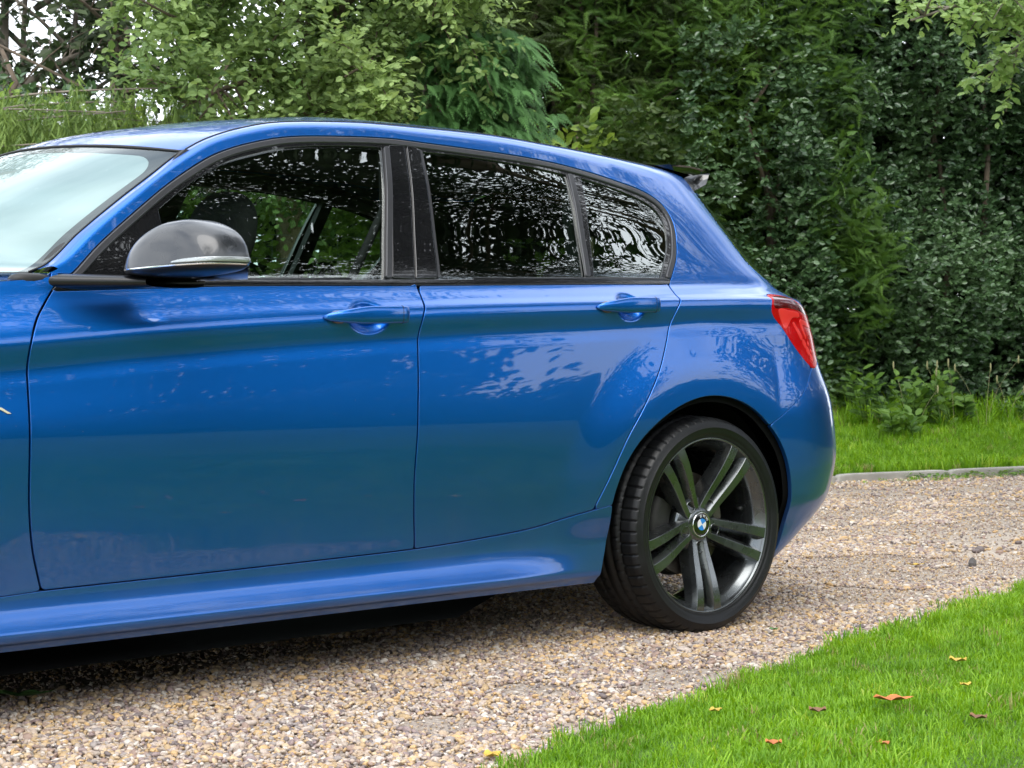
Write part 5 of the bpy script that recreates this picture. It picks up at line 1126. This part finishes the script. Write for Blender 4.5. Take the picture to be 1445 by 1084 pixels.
grass('verge_grass', 'strip of longer grass between the concrete edging and the holly hedge', 46000, 2.2, 12.5, -.2, 6.5, lambda x, y: (ndf(x, y) > 3.67) & (ndf(x, y) < 6.3), lambda x, y: verge_z(ndf(x, y)), .070, .0024, 430, (-.1, .36))
grass('rough_grass', 'tall unmown grass along the foot of the holly hedge', 5200, 2.2, 13.5, -.2, 7, lambda x, y: (ndf(x, y) > 5.25) & (ndf(x, y) < 6.35), lambda x, y: verge_z(ndf(x, y)), .19, .0036, 460, (-.1, .36))
grass('gravel_weeds', 'thin green weeds creeping over the gravel edges', 4200, -2.6, 9, -2.3, 3.3, lambda x, y: (((y > lawn_y(x)) & (y < lawn_y(x)+.07+.10*np.exp(-((x-1.1)/.5)**2))) & (vnoise(np.stack([x, y, 0*x], 1), 4., 77) > .42)) | ((ndf(x, y) > 3.36) & (ndf(x, y) < 3.62)), lambda x, y: .004+0*x, .024, .0018, 490)
# creeping leaves below the edging, nettles and docks at the hedge foot
k = 2300; a = rng.uniform(4.8, 14, k); nd_ = 3.62-np.abs(rng.normal(0, .14, k)); p = np.stack([a*HT[0]+nd_*HN[0], a*HT[1]+nd_*HN[1], rng.uniform(.005, .035, k)], 1)
tag(foliage('creeping_weeds', [place(LEAF, p, rdir(k)*[1, 1, .2], rdir(k)*.4+np.array([0, 0, 1.]), rng.uniform(.02, .045, k), rng.uniform(0, 1, k))], M['nettle'], None), 'flat creeping weeds spilling over the gravel below the edging', 'weeds', kind='stuff')
def weed(a, b, h, lab, sz=.075, nst=7, seed=1, name='nettle_clump'):
    r_ = np.random.default_rng(seed); c = hp(a, b, 0); c[2] = float(verge_z(ndf(c[0], c[1]))); root = empty(name, tuple(c)); tag(root, lab, 'weed', 'weeds at the hedge foot'); P, D, Ls, wd = [], [], [], []
    for i in range(nst):
        az = r_.uniform(0, 6.28); d = np.array([math.cos(az)*.35, math.sin(az)*.35, 1.]); hh = h*r_.uniform(.6, 1.1); b0 = np.array([*r_.normal(0, .09, 2), 0]); path = np.array([b0+d*hh*u*np.array([u, u, 1]) for u in np.linspace(0, 1, 5)]); wd.append(tube(path, np.linspace(.004, .002, 5), 5)); P.append(b0+d*hh*.12*np.array([.2, .2, 1])); D.append(unit(path[-1]-path[0])); Ls.append(hh*.95)
    foliage('foliage', [twig_leaves(np.array(P), np.array(D), np.array(Ls), 11, sz, LEAF, .7, r_.uniform(0, 1, nst), spread=1.4)], M['nettle'], root); V, F = merge(wd); tag(mesh_np('stems', V, F, M['nettle'], root), kind='stuff')
labs = ['leafy nettle clump right beside the rear bumper', 'nettle clump with pointed leaves, second from the bumper', 'broad-leaved dock in front of the holly foot', 'small nettle clump below the dark hollow of the holly', 'low leafy weed at the right edge of the verge', 'tall thin nettle in the middle of the hedge foot', 'leafy weed half in the verge grass, right of the bumper', 'spreading weed under the far right of the holly']
for i, (a, b, h, s_) in enumerate([(8.9, -.75, .46, .10), (9.25, -.8, .40, .10), (9.75, -.75, .30, .11), (10.4, -.7, .22, .08), (11.3, -.75, .22, .09), (9.5, -.55, .42, .08), (8.75, -1.1, .25, .09), (10.9, -.65, .26, .10)]): weed(a, b, h, labs[i], s_, 9, 500+i)
for i in range(14):
    a = rng.uniform(9.0, 10.6); c = hp(a, -.8+rng.normal(0, .1), 0); c[2] = float(verge_z(ndf(c[0], c[1]))); hh = rng.uniform(.3, .55); ln = rng.normal(0, .12, 2); path = np.array([c+np.array([ln[0]*u*u, ln[1]*u*u, hh*u]) for u in np.linspace(0, 1, 6)]); wd = [tube(path-c, np.linspace(.0025, .001, 6), 4)]
    V, F = superell((ln[0], ln[1], hh), (.007, .007, .035), (2, 2), (6, 8)); wd.append((V, F)); V, F = merge(wd); o = mesh_np('grass_stalk', V, F, mat('dry_stalk', (.34, .32, .16), .8) if i == 0 else bpy.data.materials['dry_stalk']); o.location = tuple(c); tag(o, 'dry seeding grass stalk rising at the hedge foot', 'grass stalk', 'grass stalks at the hedge foot')
# ------------------------------------------------------------------ fence seen through the car windows
fr = empty('wire_fence', tuple(hp(3., -.6, 0))); tag(fr, 'round timber post and wire fence seen through the car windows', 'fence'); B = np.array(fr.location)
for i, (a, rr) in enumerate([(1.75, .07), (4.20, .085), (6.4, .07)]):
    V, F = tube(np.array([hp(a, -.6, z) for z in np.linspace(0, 1.95, 8)])-B, [rr*1.03, rr, rr*1.02, rr, rr*.99, rr, rr*.98, rr*.97], 20); mesh_np('post', V, F, M['wood'], fr)
for z in np.arange(.35, 1.6, .15): V, F = tube(np.array([hp(a, -.68, z) for a in (1.7, 4.2, 6.4)])-B, .0022, 5); mesh_np('wire', V, F, M['wire'], fr)
wv = [tube(np.array([hp(a, -.682, .35), hp(a, -.682, 1.55)])-B, .0015, 4, False) for a in np.arange(1.8, 6.4, .15)]; V, F = merge(wv); tag(mesh_np('wire_mesh', V, F, M['wire'], fr), kind='stuff')
# ------------------------------------------------------------------ small things lying about
M['leaf_y'] = mat('yellow_dead_leaf', (.55, .36, .05), .6, vary=.3, vscale=60); M['leaf_o'] = mat('orange_dead_leaf', (.50, .15, .04), .6, vary=.3, vscale=60); M['leaf_b'] = mat('brown_dead_leaf', (.20, .10, .05), .7, vary=.3, vscale=60); M['leaf_g'] = mat('green_fallen_leaf', (.10, .22, .06), .5, vary=.3, vscale=40)
M['rock'] = mat('grey_rock', (.11, .10, .095), .85, bump=.8, bscale=90, vary=.3, vscale=20)
def fallen(x, y, z, L_, Wd, m, lab, rz, curl=.35, tilt=(0, 0), name='fallen_leaf', cat='leaf'):
    n = 9; u = np.linspace(0, 1, n); w = np.sin(u**.8*math.pi)**.75*Wd/2; P = np.array([[(L_*(u[i]-.5), w[i]*s, curl*L_*((u[i]-.5)**2)+abs(s)*w[i]*(.4+.25*math.sin(i*1.7))) for s in (-1, -.5, 0, .5, 1)] for i in range(n)]); o = mesh_np(name, P.reshape(-1, 3), quads(n, 5), M[m]); o.scale = (1.25,)*3; o.location = (x, y, z); o.rotation_euler = (tilt[0], tilt[1], rz); tag(o, lab, cat); return o
def g_at(px, py):
    """ground point for a note of where a thing lies, read once from a plan of the scene"""
    return px, py
for x, y, z, L_, w, m, lab, rz in [
    (-.60, -1.98, .045, .075, .030, 'leaf_o', 'long orange-brown leaf lying in the middle of the lawn', -.6), (-.10, -1.80, .05, .040, .034, 'leaf_y', 'round yellow leaf on the lawn, right of the orange-brown one', .4),
    (.36, -1.80, .05, .045, .03, 'leaf_y', 'yellow leaf at the right edge of the lawn', .2), (.40, -1.86, .05, .030, .026, 'leaf_y', 'smaller yellow leaf at the right edge of the lawn', 1.2), (-.33, -1.98, .045, .026, .022, 'leaf_y', 'small yellow leaf right of the orange-brown one', 1.),
    (-.98, -1.80, .045, .034, .02, 'leaf_y', 'narrow yellow leaf near the gravel edge', .1), (-.80, -1.93, .04, .04, .03, 'leaf_b', 'crumpled brown leaf left of the orange-brown one', .8), (-.60, -2.20, .04, .035, .03, 'leaf_b', 'pale brown leaf low in the lawn', .3),
    (-1.13, -2.09, .045, .036, .026, 'leaf_o', 'red-orange leaf near the bottom of the lawn', .7), (-.95, -2.22, .04, .03, .02, 'leaf_o', 'small red-orange leaf at the bottom edge', .1), (-1.52, -1.70, .012, .045, .03, 'leaf_y', 'yellow leaf where the gravel meets the lawn', .3),
    (-2.0, -1.50, .012, .05, .02, 'leaf_b', 'brown leaf on the gravel at the bottom left', .2), (-1.95, -.53, .014, .11, .03, 'leaf_g', 'torn green leaf on the gravel at the left edge', -.5), (1.70, -.36, .012, .06, .02, 'leaf_y', 'thin straw-coloured leaf beside the grey rock', -.4),
    (.12, -1.02, .012, .03, .02, 'leaf_g', 'small green leaf on the gravel below the rear wheel', .3), (.02, -1.2, .012, .10, .006, 'leaf_b', 'thin dark twig on the gravel near the lawn', -.3)]:
    fallen(x, y, z, L_, w, m, lab, rz)
V, F = pebble(900); V = V*np.array([.05, .045, .07]); k = V[:, 2] > .01; V[k] *= [.55, .6, 1.]; rk = mesh_np('rock', V, F, M['rock'], smooth=False); rk.location = (1.90, -.47, .016); tag(rk, 'small pointed dark grey rock lying on the gravel', 'rock')
V, F = superell((0, 0, 0), (.03, .02, .015), (2.2, 2.2), (10, 16)); V = V+rng.normal(0, .0012, V.shape); pc = mesh_np('pine_cone', V, F, M['bark']); pc.location = (2.33, .83, .012); tag(pc, 'small brown cone on the gravel right of the rear bumper', 'cone')
